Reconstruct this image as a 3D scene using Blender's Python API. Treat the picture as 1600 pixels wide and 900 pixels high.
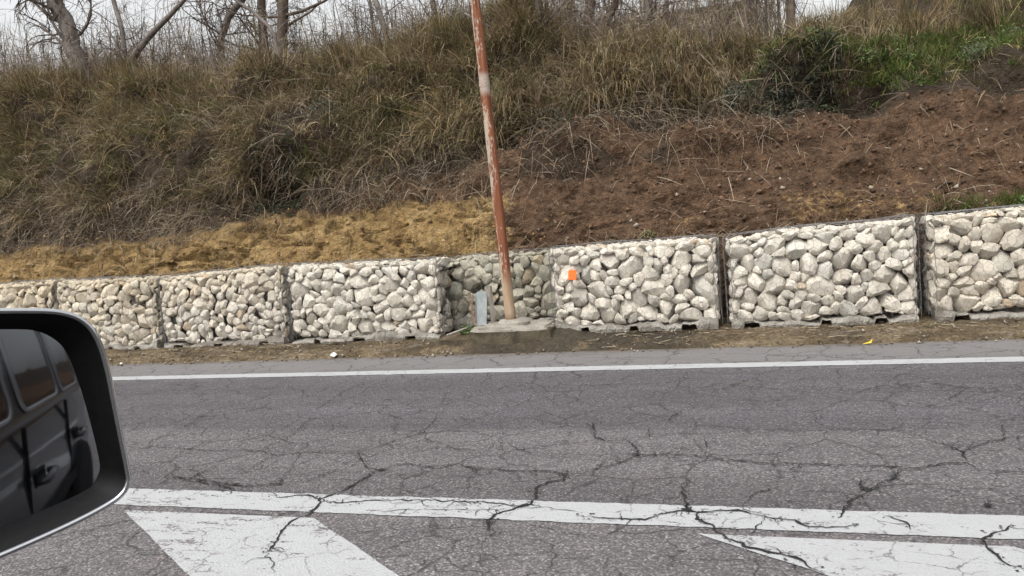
import bpy, math, random
import numpy as np
from mathutils import Vector, Matrix

random.seed(7); RNG = np.random.default_rng(7)
for o in list(bpy.data.objects): bpy.data.objects.remove(o)
S = bpy.context.scene
COL = S.collection

# ------------------------------------------------------------------ camera
CAM_H, YAW, PIT, ROL, FPX = 1.38, .3037, -.0745, -.0776, 1218.0
cam = bpy.data.objects.new('camera', bpy.data.cameras.new('camera')); COL.objects.link(cam)
_f = Vector((-math.sin(YAW)*math.cos(PIT), math.cos(YAW)*math.cos(PIT), math.sin(PIT)))
_r = Vector((math.cos(YAW), math.sin(YAW), 0)); _u = _r.cross(_f)
r2 = _r*math.cos(ROL)+_u*math.sin(ROL); u2 = -_r*math.sin(ROL)+_u*math.cos(ROL)
M = Matrix.Identity(4)
for i in range(3): M[i][0], M[i][1], M[i][2] = r2[i], u2[i], -_f[i]
M.translation = Vector((0, 0, CAM_H)); cam.matrix_world = M
cam.data.sensor_width = 36; cam.data.lens = 36*FPX/1600
cam.data.clip_start = .02; cam.data.clip_end = 2000
S.camera = cam

# ------------------------------------------------------------------ world, sun, exposure
SUN_EL, SUN_AZ = math.radians(58), math.radians(200)   # high, behind the camera, overcast
W = bpy.data.worlds.new('World'); S.world = W; W.use_nodes = True
wn, wl = W.node_tree.nodes, W.node_tree.links
bg = wn['Background']; sky = wn.new('ShaderNodeTexSky'); sky.sky_type = 'NISHITA'; sky.sun_disc = False
sky.sun_elevation = SUN_EL; sky.sun_rotation = SUN_AZ; sky.dust_density = 6; sky.air_density = 1.5; sky.ozone_density = 1
hs = wn.new('ShaderNodeHueSaturation'); hs.inputs['Saturation'].default_value = .10
wl.new(sky.outputs[0], hs.inputs['Color']); wl.new(hs.outputs[0], bg.inputs['Color']); bg.inputs['Strength'].default_value = .15
sl = bpy.data.lights.new('sun', 'SUN'); sl.energy = .55; sl.angle = math.radians(35); sl.color = (1, .97, .93)
sun = bpy.data.objects.new('sun', sl); COL.objects.link(sun)
_d = Vector((math.sin(SUN_AZ)*math.cos(SUN_EL), math.cos(SUN_AZ)*math.cos(SUN_EL), math.sin(SUN_EL)))
sun.rotation_euler = _d.to_track_quat('Z', 'Y').to_euler()
S.view_settings.view_transform = 'Standard'; S.view_settings.look = 'None'
S.view_settings.exposure = .85; S.view_settings.gamma = 1
S.render.engine = 'CYCLES'

# ------------------------------------------------------------------ helpers
def tag(o, label=None, cat=None, group=None, kind=None):
    for k, v in (('label', label), ('category', cat), ('group', group), ('kind', kind)):
        if v: o[k] = v
    return o
def empty(name, loc=(0, 0, 0), **kw):
    o = bpy.data.objects.new(name, None); o.location = loc; o.empty_display_size = .1; COL.objects.link(o); return tag(o, **kw)
def link(name, me, mat=None, parent=None, loc=None, smooth=False, sharp=None, **kw):
    if mat and not me.materials: me.materials.append(mat)
    if smooth: me.shade_smooth()
    if sharp: me.set_sharp_from_angle(angle=math.radians(sharp))
    o = bpy.data.objects.new(name, me); COL.objects.link(o)
    if parent: o.parent = parent
    if loc is not None: o.location = loc
    return tag(o, **kw)
def mesh(verts, faces, name='m'):
    me = bpy.data.meshes.new(name); me.from_pydata([tuple(map(float, v)) for v in verts], [], faces); me.update(); return me
def npmesh(v, loops, starts, totals, name='m', col=None):
    me = bpy.data.meshes.new(name)
    me.vertices.add(len(v)); me.vertices.foreach_set('co', np.asarray(v, np.float32).ravel())
    me.loops.add(len(loops)); me.loops.foreach_set('vertex_index', np.asarray(loops, np.int32))
    me.polygons.add(len(starts)); me.polygons.foreach_set('loop_start', np.asarray(starts, np.int32))
    me.polygons.foreach_set('loop_total', np.asarray(totals, np.int32))
    if col is not None:
        a = me.attributes.new('tint', 'FLOAT_COLOR', 'POINT'); a.data.foreach_set('color', np.asarray(col, np.float32).ravel())
    me.update(calc_edges=True); me.validate(); return me
def grid_faces(nx, ny):
    i, j = np.meshgrid(np.arange(nx-1), np.arange(ny-1), indexing='ij'); a = (i*ny+j).ravel()
    q = np.stack([a, a+ny, a+ny+1, a+1], 1); n = len(q)
    return q.ravel(), np.arange(n)*4, np.full(n, 4)
class MB:
    """collects simple solids into one mesh"""
    def __init__(s): s.v = []; s.f = []
    def add(s, v, f):
        b = len(s.v); s.v += [tuple(p) for p in v]; s.f += [tuple(i+b for i in q) for q in f]; return s
    def box(s, c, d, m=None):
        x, y, z = d[0]/2, d[1]/2, d[2]/2
        v = [Vector(p) for p in ((-x,-y,-z),(x,-y,-z),(x,y,-z),(-x,y,-z),(-x,-y,z),(x,-y,z),(x,y,z),(-x,y,z))]
        if m is not None: v = [m @ p for p in v]
        return s.add([p+Vector(c) for p in v], [(0,3,2,1),(4,5,6,7),(0,1,5,4),(1,2,6,5),(2,3,7,6),(3,0,4,7)])
    def tube(s, pts, rad, n=6, cap=True):
        pts = [Vector(p) for p in pts]; k = len(pts); b = []
        ref = Vector((.31, .17, .93)) if abs((pts[-1]-pts[0]).normalized().z) < .9 else Vector((1, .1, 0))
        for i, p in enumerate(pts):
            t = (pts[min(i+1, k-1)]-pts[max(i-1, 0)]).normalized(); a = t.cross(ref).normalized(); c = t.cross(a)
            r = rad[i] if hasattr(rad, '__len__') else rad
            b += [p+(a*math.cos(2*math.pi*j/n)+c*math.sin(2*math.pi*j/n))*r for j in range(n)]
        f = [(i*n+j, i*n+(j+1) % n, (i+1)*n+(j+1) % n, (i+1)*n+j) for i in range(k-1) for j in range(n)]
        if cap: f += [tuple(range(n))[::-1], tuple((k-1)*n+j for j in range(n))]
        return s.add(b, f)
    def build(s, name, mat, parent=None, **kw): return link(name, mesh(s.v, s.f), mat, parent, **kw)

def _hash(i, j, s):
    h = (i.astype(np.int64)*374761393 + j.astype(np.int64)*668265263 + s*1442695041) & 0xffffffff
    h = ((h ^ (h >> 13))*1274126177) & 0xffffffff
    return ((h ^ (h >> 16)) & 0xffff)/65535.0
def vnoise(x, y, s=0):
    x = np.asarray(x, float); y = np.asarray(y, float); i = np.floor(x); j = np.floor(y); a = x-i; b = y-j
    a = a*a*a*(a*(a*6-15)+10); b = b*b*b*(b*(b*6-15)+10)
    return (_hash(i, j, s)*(1-a)+_hash(i+1, j, s)*a)*(1-b)+(_hash(i, j+1, s)*(1-a)+_hash(i+1, j+1, s)*a)*b
def fbm(x, y, s=0, o=4, g=.5):
    t = 0; w = 1; n = 0
    for k in range(o):
        t = t+w*vnoise(x*2**k+k*7.3, y*2**k-k*3.1, s+k); n += w; w *= g
    return t/n-.5
def sstep(a, b, x): t = np.clip((x-a)/(b-a), 0, 1); return t*t*(3-2*t)

# ------------------------------------------------------------------ materials
class NT:
    def __init__(s, name, rough=.85, spec=.25):
        s.m = bpy.data.materials.new(name); s.m.use_nodes = True; s.n = s.m.node_tree.nodes; s.l = s.m.node_tree.links
        s.b = s.n['Principled BSDF']; s.b.inputs['Roughness'].default_value = rough; s.b.inputs['Specular IOR Level'].default_value = spec
        s.co = None
    def node(s, t, **kw):
        n = s.n.new('ShaderNode'+t)
        for k, v in kw.items():
            if k in n.inputs: s.put(n.inputs[k], v)
            else: setattr(n, k, v)
        return n
    def put(s, inp, v):
        if hasattr(v, 'links') or isinstance(v, bpy.types.NodeSocket): s.l.new(v, inp)
        else: inp.default_value = (*v, 1) if isinstance(v, tuple) and len(v) == 3 and inp.type == 'RGBA' else v
    def coord(s, which='Object'):
        return s.node('TexCoord').outputs[which]
    def world(s): return s.node('NewGeometry').outputs['Position']
    def mapping(s, vec, scale=(1, 1, 1)): return s.node('Mapping', Vector=vec, Scale=scale).outputs[0]
    def noise(s, vec, scale, detail=4, rough=.55, dist=0, out='Fac'):
        return s.node('TexNoise', Vector=vec, Scale=scale, Detail=detail, Roughness=rough, Distortion=dist).outputs[out]
    def vor(s, vec, scale, feature='F1', out='Distance', rnd=1): return s.node('TexVoronoi', Vector=vec, Scale=scale, feature=feature, Randomness=rnd).outputs[out]
    def ramp(s, fac, stops, mode='LINEAR'):
        n = s.node('ValToRGB', Fac=fac); r = n.color_ramp; r.interpolation = mode
        while len(r.elements) < len(stops): r.elements.new(.5)
        for e, (p, c) in zip(r.elements, stops): e.position = p; e.color = (*c, 1) if isinstance(c, tuple) else (c, c, c, 1)
        return n.outputs[0]
    def mix(s, fac, a, b, blend='MIX'):
        n = s.n.new('ShaderNodeMix'); n.data_type = 'RGBA'; n.blend_type = blend
        s.put(n.inputs[0], fac); s.put(n.inputs[6], a); s.put(n.inputs[7], b); return n.outputs[2]
    def math(s, op, a, b=0.0, c=None, clamp=False):
        n = s.n.new('ShaderNodeMath'); n.operation = op; n.use_clamp = clamp; s.put(n.inputs[0], a); s.put(n.inputs[1], b)
        if c is not None: s.put(n.inputs[2], c)
        return n.outputs[0]
    def rng(s, v, a, b, c=0.0, d=1.0):
        n = s.node('MapRange'); n.interpolation_type = 'SMOOTHSTEP'
        for i, x in enumerate((v, a, b, c, d)): s.put(n.inputs[i], x)
        return n.outputs[0]
    def sep(s, vec): return s.node('SeparateXYZ', Vector=vec).outputs
    def bump(s, h, strength=.5, dist=.01, prev=None):
        n = s.node('Bump', Height=h, Strength=strength, Distance=dist)
        if prev is not None: s.l.new(prev, n.inputs['Normal'])
        return n.outputs[0]
    def done(s, col=None, normal=None, rough=None, **kw):
        if col is not None: s.put(s.b.inputs['Base Color'], col)
        if normal is not None: s.put(s.b.inputs['Normal'], normal)
        if rough is not None: s.put(s.b.inputs['Roughness'], rough)
        for k, v in kw.items(): s.put(s.b.inputs[k], v)
        return s.m

def asphalt_nodes(t):
    """colour, height and roughness of old coarse asphalt; the margin beyond the edge line is dustier"""
    p = t.world(); x, y, z = t.sep(p)
    cell = t.vor(p, 85, out='Color'); g = t.node('RGBToBW', Color=cell).outputs[0]
    d = t.vor(p, 85)
    fine = t.noise(p, 260, 2)
    col = t.ramp(g, [(0, (.066, .061, .065)), (.40, (.108, .100, .106)), (.64, (.155, .144, .148)), (.84, (.235, .219, .215)), (1, (.36, .34, .325))])
    col = t.mix(t.rng(d, .35, .8), col, (.055, .052, .056))
    col = t.mix(.18, col, t.ramp(fine, [(.3, (.07, .067, .07)), (.7, (.21, .2, .2))]))
    big = t.noise(t.mapping(p, (.35, 1.1, 1)), 1.3, 5, .6)
    col = t.mix(1, col, t.ramp(big, [(.3, .86), (.7, 1.14)]), 'MULTIPLY')
    band = t.noise(t.mapping(p, (.05, 2.2, 1)), 1.0, 3, .5)
    col = t.mix(1, col, t.ramp(band, [(.35, .86), (.65, 1.1)]), 'MULTIPLY')
    yj = t.math('ADD', y, t.math('MULTIPLY', t.math('SUBTRACT', t.noise(p, 3, 4), .5), .10))
    col = t.mix(1, col, t.mix(t.rng(yj, 5.02, 5.12), (1.0, .985, .98), (.80, .79, .815)), 'MULTIPLY')      # older lane half beyond the paving seam
    col = t.mix(1, col, t.mix(t.rng(yj, 3.45, 3.7), (1.10, 1.09, 1.08), (1, 1, 1)), 'MULTIPLY')
    patch = t.noise(p, 2.4, 4, .6, .5)
    col = t.mix(t.rng(patch, .55, .75, 0, .22), col, (.15, .118, .105))
    dust = t.rng(t.math('ADD', y, t.math('MULTIPLY', t.math('SUBTRACT', big, .5), .5)), 7.0, 7.5)
    col = t.mix(t.math('MULTIPLY', dust, .55), col, (.215, .205, .195))
    grime = t.rng(t.math('ADD', y, t.math('MULTIPLY', t.math('SUBTRACT', patch, .5), .35)), 8.08, 8.28)
    col = t.mix(t.math('MULTIPLY', grime, .7), col, (.11, .085, .055))
    h = t.math('SUBTRACT', fine, t.math('MULTIPLY', d, 1.6))
    return p, col, h
def hair_cracks(t, p, scale, cover, width):
    q = t.mix(.16, p, t.noise(p, 3.2, 5, .65, out='Color')); e = t.vor(q, scale, 'DISTANCE_TO_EDGE'); n = t.noise(p, 1.0+scale*.22, 4, .6)
    wv = t.math('MULTIPLY', t.rng(t.noise(p, 22, 3), .3, .7, .3, 1.7), width)
    return t.math('MULTIPLY', t.math('SUBTRACT', 1.0, t.math('DIVIDE', e, wv), clamp=True), t.rng(n, cover, cover+.1))
def m_asphalt():
    t = NT('asphalt', .82, .3); p, col, h = asphalt_nodes(t)
    hm = hair_cracks(t, p, 2.0, .38, .016)
    hm = t.math('MAXIMUM', hm, hair_cracks(t, p, 5.2, .46, .032))
    col = t.mix(t.math('MULTIPLY', hm, .8), col, (.024, .022, .023))
    stain = t.math('MULTIPLY', t.rng(t.noise(t.mapping(p, (.5, 1.4, 1)), 1.7, 6, .7, .8), .56, .72), .38)
    col = t.mix(stain, col, (.05, .046, .048))
    return t.done(col, t.bump(t.math('SUBTRACT', h, hm), .7, .006))
def m_paint(name, wear, tint=(.365, .37, .375)):
    t = NT(name, .7, .3); p, ac, h = asphalt_nodes(t)
    n1 = t.noise(t.mapping(p, (.55, 1.5, 1)), 11, 5, .65, .4); n2 = t.noise(p, 70, 3, .6); n3 = t.noise(p, 2.0, 3)
    w = t.math('ADD', t.math('ADD', t.math('MULTIPLY', n1, .62), t.math('MULTIPLY', n2, .38)), t.math('MULTIPLY', t.math('SUBTRACT', n3, .5), .35))
    m = t.rng(w, wear, wear+.07)
    pc = t.mix(t.noise(p, 5, 5, .6), tuple(c*.86 for c in tint), tint)
    pc = t.mix(t.rng(t.noise(p, 30, 4), .5, .8, 0, .35), pc, (.27, .265, .26))
    pc = t.mix(t.rng(t.vor(p, 95, out='Distance'), .45, .9, 0, .3), pc, (.3, .3, .3))
    m = t.math('MAXIMUM', m, t.math('MAXIMUM', hair_cracks(t, p, 3.2, .46, .013), hair_cracks(t, p, 7.5, .53, .028)))
    m = t.math('MAXIMUM', m, t.math('MULTIPLY', t.rng(t.noise(p, 180, 2, .5), .60, .72), .55))
    return t.done(t.mix(m, pc, ac), t.bump(h, .45, .004))
def m_crack():
    t = NT('crack_tar', .9, .1); p = t.world()
    return t.done(t.mix(t.noise(p, 60, 3), (.012, .012, .013), (.04, .037, .036)))
def m_stone():
    t = NT('limestone', .88, .2); p = t.coord(); w = t.world()
    oi = t.node('ObjectInfo'); base = oi.outputs['Color']; rnd = oi.outputs['Random']
    off = t.node('VectorMath', operation='ADD'); t.l.new(w, off.inputs[0]); t.l.new(rnd, off.inputs[1]); q = off.outputs[0]
    n1 = t.noise(q, 9, 5, .6); n2 = t.noise(q, 38, 4, .65); n3 = t.noise(q, 130, 2)
    col = t.mix(1, base, t.ramp(n1, [(.28, (.74, .72, .69)), (.5, (1, 1, 1)), (.75, (1.1, 1.09, 1.07))]), 'MULTIPLY')
    col = t.mix(1, col, t.ramp(n2, [(.3, (.72, .70, .68)), (.48, (1, 1, 1)), (.8, (1.08, 1.08, 1.08))]), 'MULTIPLY')
    col = t.mix(t.rng(t.noise(q, 4, 3), .58, .78, 0, .30), col, (.42, .33, .22))
    h = t.math('ADD', t.math('MULTIPLY', n2, .7), t.math('MULTIPLY', n3, .3))
    return t.done(col, t.bump(h, .6, .012))
def m_simple(name, c1, c2, scale=20, rough=.8, bump=.3, dist=.01, spec=.25, aniso=(1, 1, 1), **kw):
    t = NT(name, rough, spec); p = t.mapping(t.world(), aniso); n = t.noise(p, scale, 6, .65)
    return t.done(t.ramp(n, [(.3, c1), (.7, c2)]), t.bump(n, bump, dist), **kw)
def m_concrete(name, c1, c2, c3):
    t = NT(name, .9, .2); p = t.world(); a = t.noise(p, 5, 6, .65, .4); b = t.noise(p, 40, 5, .7); v = t.vor(p, 55)
    col = t.mix(t.rng(a, .35, .65), c1, c2); col = t.mix(t.rng(b, .55, .75, 0, .7), col, c3)
    return t.done(col, t.bump(t.math('SUBTRACT', b, t.math('MULTIPLY', v, .4)), .9, .02))
def m_verge():
    t = NT('mossy_verge', .9, .25); p = t.world(); x, y, z = t.sep(p)
    a = t.noise(t.mapping(p, (.6, 1.6, 1)), 3.2, 6, .65, .5); b = t.noise(p, 26, 5, .7); c = t.noise(p, 1.3, 4, .6)
    col = t.ramp(a, [(.28, (.045, .034, .021)), (.45, (.105, .077, .045)), (.58, (.165, .124, .076)), (.78, (.25, .20, .14))])
    col = t.mix(t.rng(c, .52, .7, 0, .35), col, (.085, .080, .03))
    col = t.mix(1, col, t.ramp(b, [(.32, .35), (.52, 1.0), (.75, 1.6)]), 'MULTIPLY')
    wet = t.math('MULTIPLY', t.math('MULTIPLY', t.rng(x, -3.6, -3.0), t.rng(x, -.9, -.35, 1, 0)), t.rng(t.noise(p, 2.2, 4), .30, .44))
    col = t.mix(t.math('MULTIPLY', wet, .8), col, (.036, .030, .022))
    pale = t.math('MULTIPLY', t.rng(t.noise(t.mapping(p, (.8, 2, 1)), 2.7, 6, .7, .6), .55, .68), .6)
    col = t.mix(t.math('MULTIPLY', pale, t.math('SUBTRACT', 1.0, wet)), col, t.ramp(b, [(.3, (.15, .13, .10)), (.7, (.31, .28, .235))]))
    return t.done(col, t.bump(t.math('ADD', b, a), 1, .05), t.rng(wet, 0, 1, .92, .38))
def m_soil():
    t = NT('bank_soil', .95, .12); p = t.world()
    at = t.node('Attribute', attribute_name='tint'); z = t.sep(at.outputs['Vector'])
    a = t.noise(p, 2.6, 6, .65, .5); b = t.noise(p, 15, 6, .7); c = t.noise(p, 60, 4, .7); v = t.vor(t.mix(.1, p, t.noise(p, 6, 3, out='Color')), 12)
    red = t.ramp(a, [(.3, (.058, .036, .023)), (.5, (.098, .060, .037)), (.7, (.145, .088, .053))])
    och = t.ramp(a, [(.28, (.135, .083, .036)), (.46, (.24, .157, .068)), (.72, (.34, .24, .115))])
    hum_shade = t.ramp(a, [(.3, (.028, .022, .017)), (.7, (.07, .052, .036))])  # dark humus brown, also used to paint shade under the grass lip
    scar = t.noise(t.mapping(p, (1, 1, .16)), 5.5, 5, .7, .4)
    och = t.mix(1, och, t.ramp(scar, [(.36, .42), (.46, 1.0), (.7, 1.15)]), 'MULTIPLY')
    k = t.math('MULTIPLY', t.math('SUBTRACT', b, .5), .9)
    col = t.mix(t.rng(t.math('ADD', z[0], k), .35, .65), red, och)
    col = t.mix(t.rng(t.math('ADD', z[1], k), .35, .7), col, hum_shade)
    col = t.mix(1, col, t.ramp(b, [(.3, .62), (.5, 1.0), (.72, 1.28)]), 'MULTIPLY')
    col = t.mix(1, col, t.ramp(c, [(.3, .7), (.6, 1.08)]), 'MULTIPLY')
    speck = t.rng(t.vor(p, 22), .07, .10, 1, 0)
    col = t.mix(t.math('MULTIPLY', speck, t.rng(t.noise(p, 5, 2), .55, .62)), col, (.42, .36, .29))
    v2 = t.vor(t.mix(.06, p, t.noise(p, 14, 3, out='Color')), 34)
    h = t.math('ADD', t.math('MULTIPLY', b, .45), t.math('ADD', t.math('MULTIPLY', c, .25), t.math('ADD', t.math('MULTIPLY', v, -.7), t.math('MULTIPLY', v2, -.35))))
    col = t.mix(t.math('MULTIPLY', t.rng(v, .45, .85, 0, .5), t.math('SUBTRACT', 1.0, t.math('MULTIPLY', z[0], .75))), col, (.03, .02, .013))
    return t.done(col, t.bump(h, 1, .05))
def m_tint(name, rough=.75, transl=.0, spec=.2):
    t = NT(name, rough, spec); at = t.node('Attribute', attribute_name='tint').outputs['Color']
    t.done(at)
    if transl:
        tr = t.node('BsdfTranslucent', Color=at); ms = t.node('MixShader'); ms.inputs[0].default_value = transl
        t.l.new(t.b.outputs[0], ms.inputs[1]); t.l.new(tr.outputs[0], ms.inputs[2]); t.l.new(ms.outputs[0], t.n['Material Output'].inputs[0])
    return t.m
def m_bark(name, c1, c2, c3):
    t = NT(name, .92, .1); p = t.world(); a = t.noise(t.mapping(p, (1, 1, .22)), 22, 6, .7); b = t.noise(p, 3.5, 4, .6)
    col = t.ramp(a, [(.3, c1), (.6, c2)]); col = t.mix(t.rng(b, .5, .7, 0, .7), col, c3)
    return t.done(col, t.bump(a, .9, .02))
def m_rust():
    t = NT('rusty_painted_steel', .75, .3); p = t.world(); x, y, z = t.sep(p)
    s = t.mapping(p, (1, 1, .09)); a = t.noise(s, 24, 6, .7, .3); b = t.noise(t.mapping(p, (1, 1, .22)), 5.5, 5, .65); c = t.noise(p, 60, 4, .7)
    rust = t.ramp(a, [(.25, (.060, .022, .012)), (.45, (.165, .055, .027)), (.62, (.255, .095, .042)), (.8, (.32, .165, .085))])
    pale = t.ramp(c, [(.3, (.30, .225, .165)), (.7, (.44, .37, .30))])
    side = t.math('MULTIPLY', t.math('ADD', x, t.math('MULTIPLY_ADD', z, .0365, 2.74)), -2.2)
    m = t.math('ADD', t.math('ADD', t.math('MULTIPLY', a, .9), t.math('MULTIPLY', b, 1.1)), side)
    m = t.math('ADD', m, t.math('MULTIPLY', t.math('SUBTRACT', t.noise(t.mapping(p, (1, 1, .35)), 45, 5, .75), .5), .9))
    m = t.rng(m, 1.12, 1.19)
    col = t.mix(m, rust, pale)
    low = t.rng(t.math('ADD', z, t.math('MULTIPLY', t.math('SUBTRACT', b, .5), .7)), .72, 1.0, 1, 0)
    col = t.mix(t.math('MULTIPLY', low, .9), col, t.ramp(a, [(.3, (.29, .195, .12)), (.7, (.42, .33, .23))]))
    r1 = t.rng(t.math('ABSOLUTE', t.math('SUBTRACT', z, 3.07)), .07, .16, 1, 0)
    col = t.mix(t.math('MULTIPLY', r1, t.rng(c, .35, .55, .4, .9)), col, (.40, .34, .29))
    return t.done(col, t.bump(t.math('ADD', a, c), .5, .006))
MT = dict(
    asphalt=m_asphalt(), line=m_paint('edge_line_paint', .60), near=m_paint('lane_line_paint', .565), chev=m_paint('chevron_paint', .56), crack=m_crack(),
    stone=m_stone(), fill=m_simple('gabion_fill', (.07, .06, .048), (.20, .178, .15), 30, .95, 1, .03),
    wire=m_simple('galvanised_wire', (.12, .12, .12), (.22, .22, .215), 40, .55, 0, .001, .5, Metallic=.4),
    conc=m_concrete('rough_concrete', (.16, .142, .118), (.31, .29, .255), (.12, .105, .082)),
    plinth=m_concrete('plinth_concrete', (.22, .20, .165), (.33, .305, .26), (.15, .13, .10)), damp=m_concrete('damp_concrete', (.045, .036, .024), (.10, .082, .055), (.03, .025, .018)),
    verge=m_verge(), soil=m_soil(), grass=m_tint('grass_blades', .7, .25), wood=m_tint('dead_stalks', .85), leaf=m_tint('weed_leaves', .5, .3, .4),
    bark=m_bark('grey_bark', (.075, .062, .055), (.19, .165, .15), (.25, .23, .205)), bark2=m_bark('brown_bark', (.045, .034, .028), (.13, .10, .082), (.16, .14, .10)),
    rust=m_rust(), slate=m_simple('grey_board', (.13, .145, .145), (.24, .26, .26), 14, .75, .3, .005, .3, (1, 1, .2)),
    postw=m_simple('weathered_wood', (.12, .10, .085), (.33, .30, .26), 30, .9, .6, .006, .2, (1, 1, .12)),
    oldrust=m_simple('brown_rust', (.06, .03, .02), (.30, .23, .17), 35, .9, .6, .006),
    orange=m_simple('orange_plastic', (.80, .13, .018), (.90, .18, .028), 8, .45, .05, .002, .4),
    white=m_simple('white_stone', (.66, .65, .62), (.82, .81, .79), 30, .8, .4, .006), yellow=m_simple('yellow_leaf', (.55, .38, .03), (.70, .52, .06), 40, .6),
    ground=m_simple('dry_ground', (.09, .07, .04), (.2, .16, .09), 3, .95, .6, .05),
)

# ------------------------------------------------------------------ road, markings, cracks
def sheet(name, pts, z, mat, parent=None, **kw): return link(name, mesh([(x, y, z) for x, y in pts], [tuple(range(len(pts)))]), mat, parent, **kw)
sheet('ground', [(-900, -900), (900, -900), (900, 900), (-900, 900)], -.06, MT['ground'], kind='structure')
road = sheet('road', [(-300, -9), (300, -9), (300, 8.36), (-300, 8.36)], 0, MT['asphalt'], kind='structure')
def ragged(x0, x1, ya, yb, amp, step=.03, seed=0, lo=None, hi=None):
    """marking with slightly ragged edges between the lines ya and yb (functions of x)"""
    n = max(2, int((x1-x0)/step)); xs = np.linspace(x0, x1, n)
    e1 = ya(xs)+amp*fbm(xs*14, xs*0+seed, seed)*2; e2 = yb(xs)+amp*fbm(xs*14, xs*0+seed+9, seed+3)*2
    v = [(x, a, 0) for x, a in zip(xs, e1)]+[(x, b, 0) for x, b in zip(xs, e2)]
    return mesh(v, [(i, i+1, n+i+1, n+i) for i in range(n-1)])
K = lambda c: (lambda x: x*0+c)
link('edge_line', ragged(-60, 40, K(7.14), K(7.35), .012, .05, 1), MT['line'], road, (0, 0, .004))
link('lane_line', ragged(-14, 9, K(3.435), K(3.695), .012, .03, 2), MT['near'], road, (0, 0, .004))
def chevron(xl, xr, seed):
    """diagonal hatching stripe: starts just under the lane line, runs back towards the camera to the right"""
    n = 60; v = []
    for i in range(n):
        y = 3.36-i*.05; j = .012*fbm(np.array([i*.9]), np.array([seed]), seed)[0]*2
        v += [(xl(y)+j, y, 0), (xr(y)+j, y, 0)]
    return mesh(v, [(2*i, 2*i+2, 2*i+3, 2*i+1) for i in range(n-1)])
for k in range(-2, 3):
    dx = 3.1*k
    link('chevron_stripe', chevron(lambda y: -3.40+dx+(3.36-y)*1.47, lambda y: -2.20+dx+(3.36-y)*1.32, k+11), MT['chev'], road, (0, 0, .004))
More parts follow.
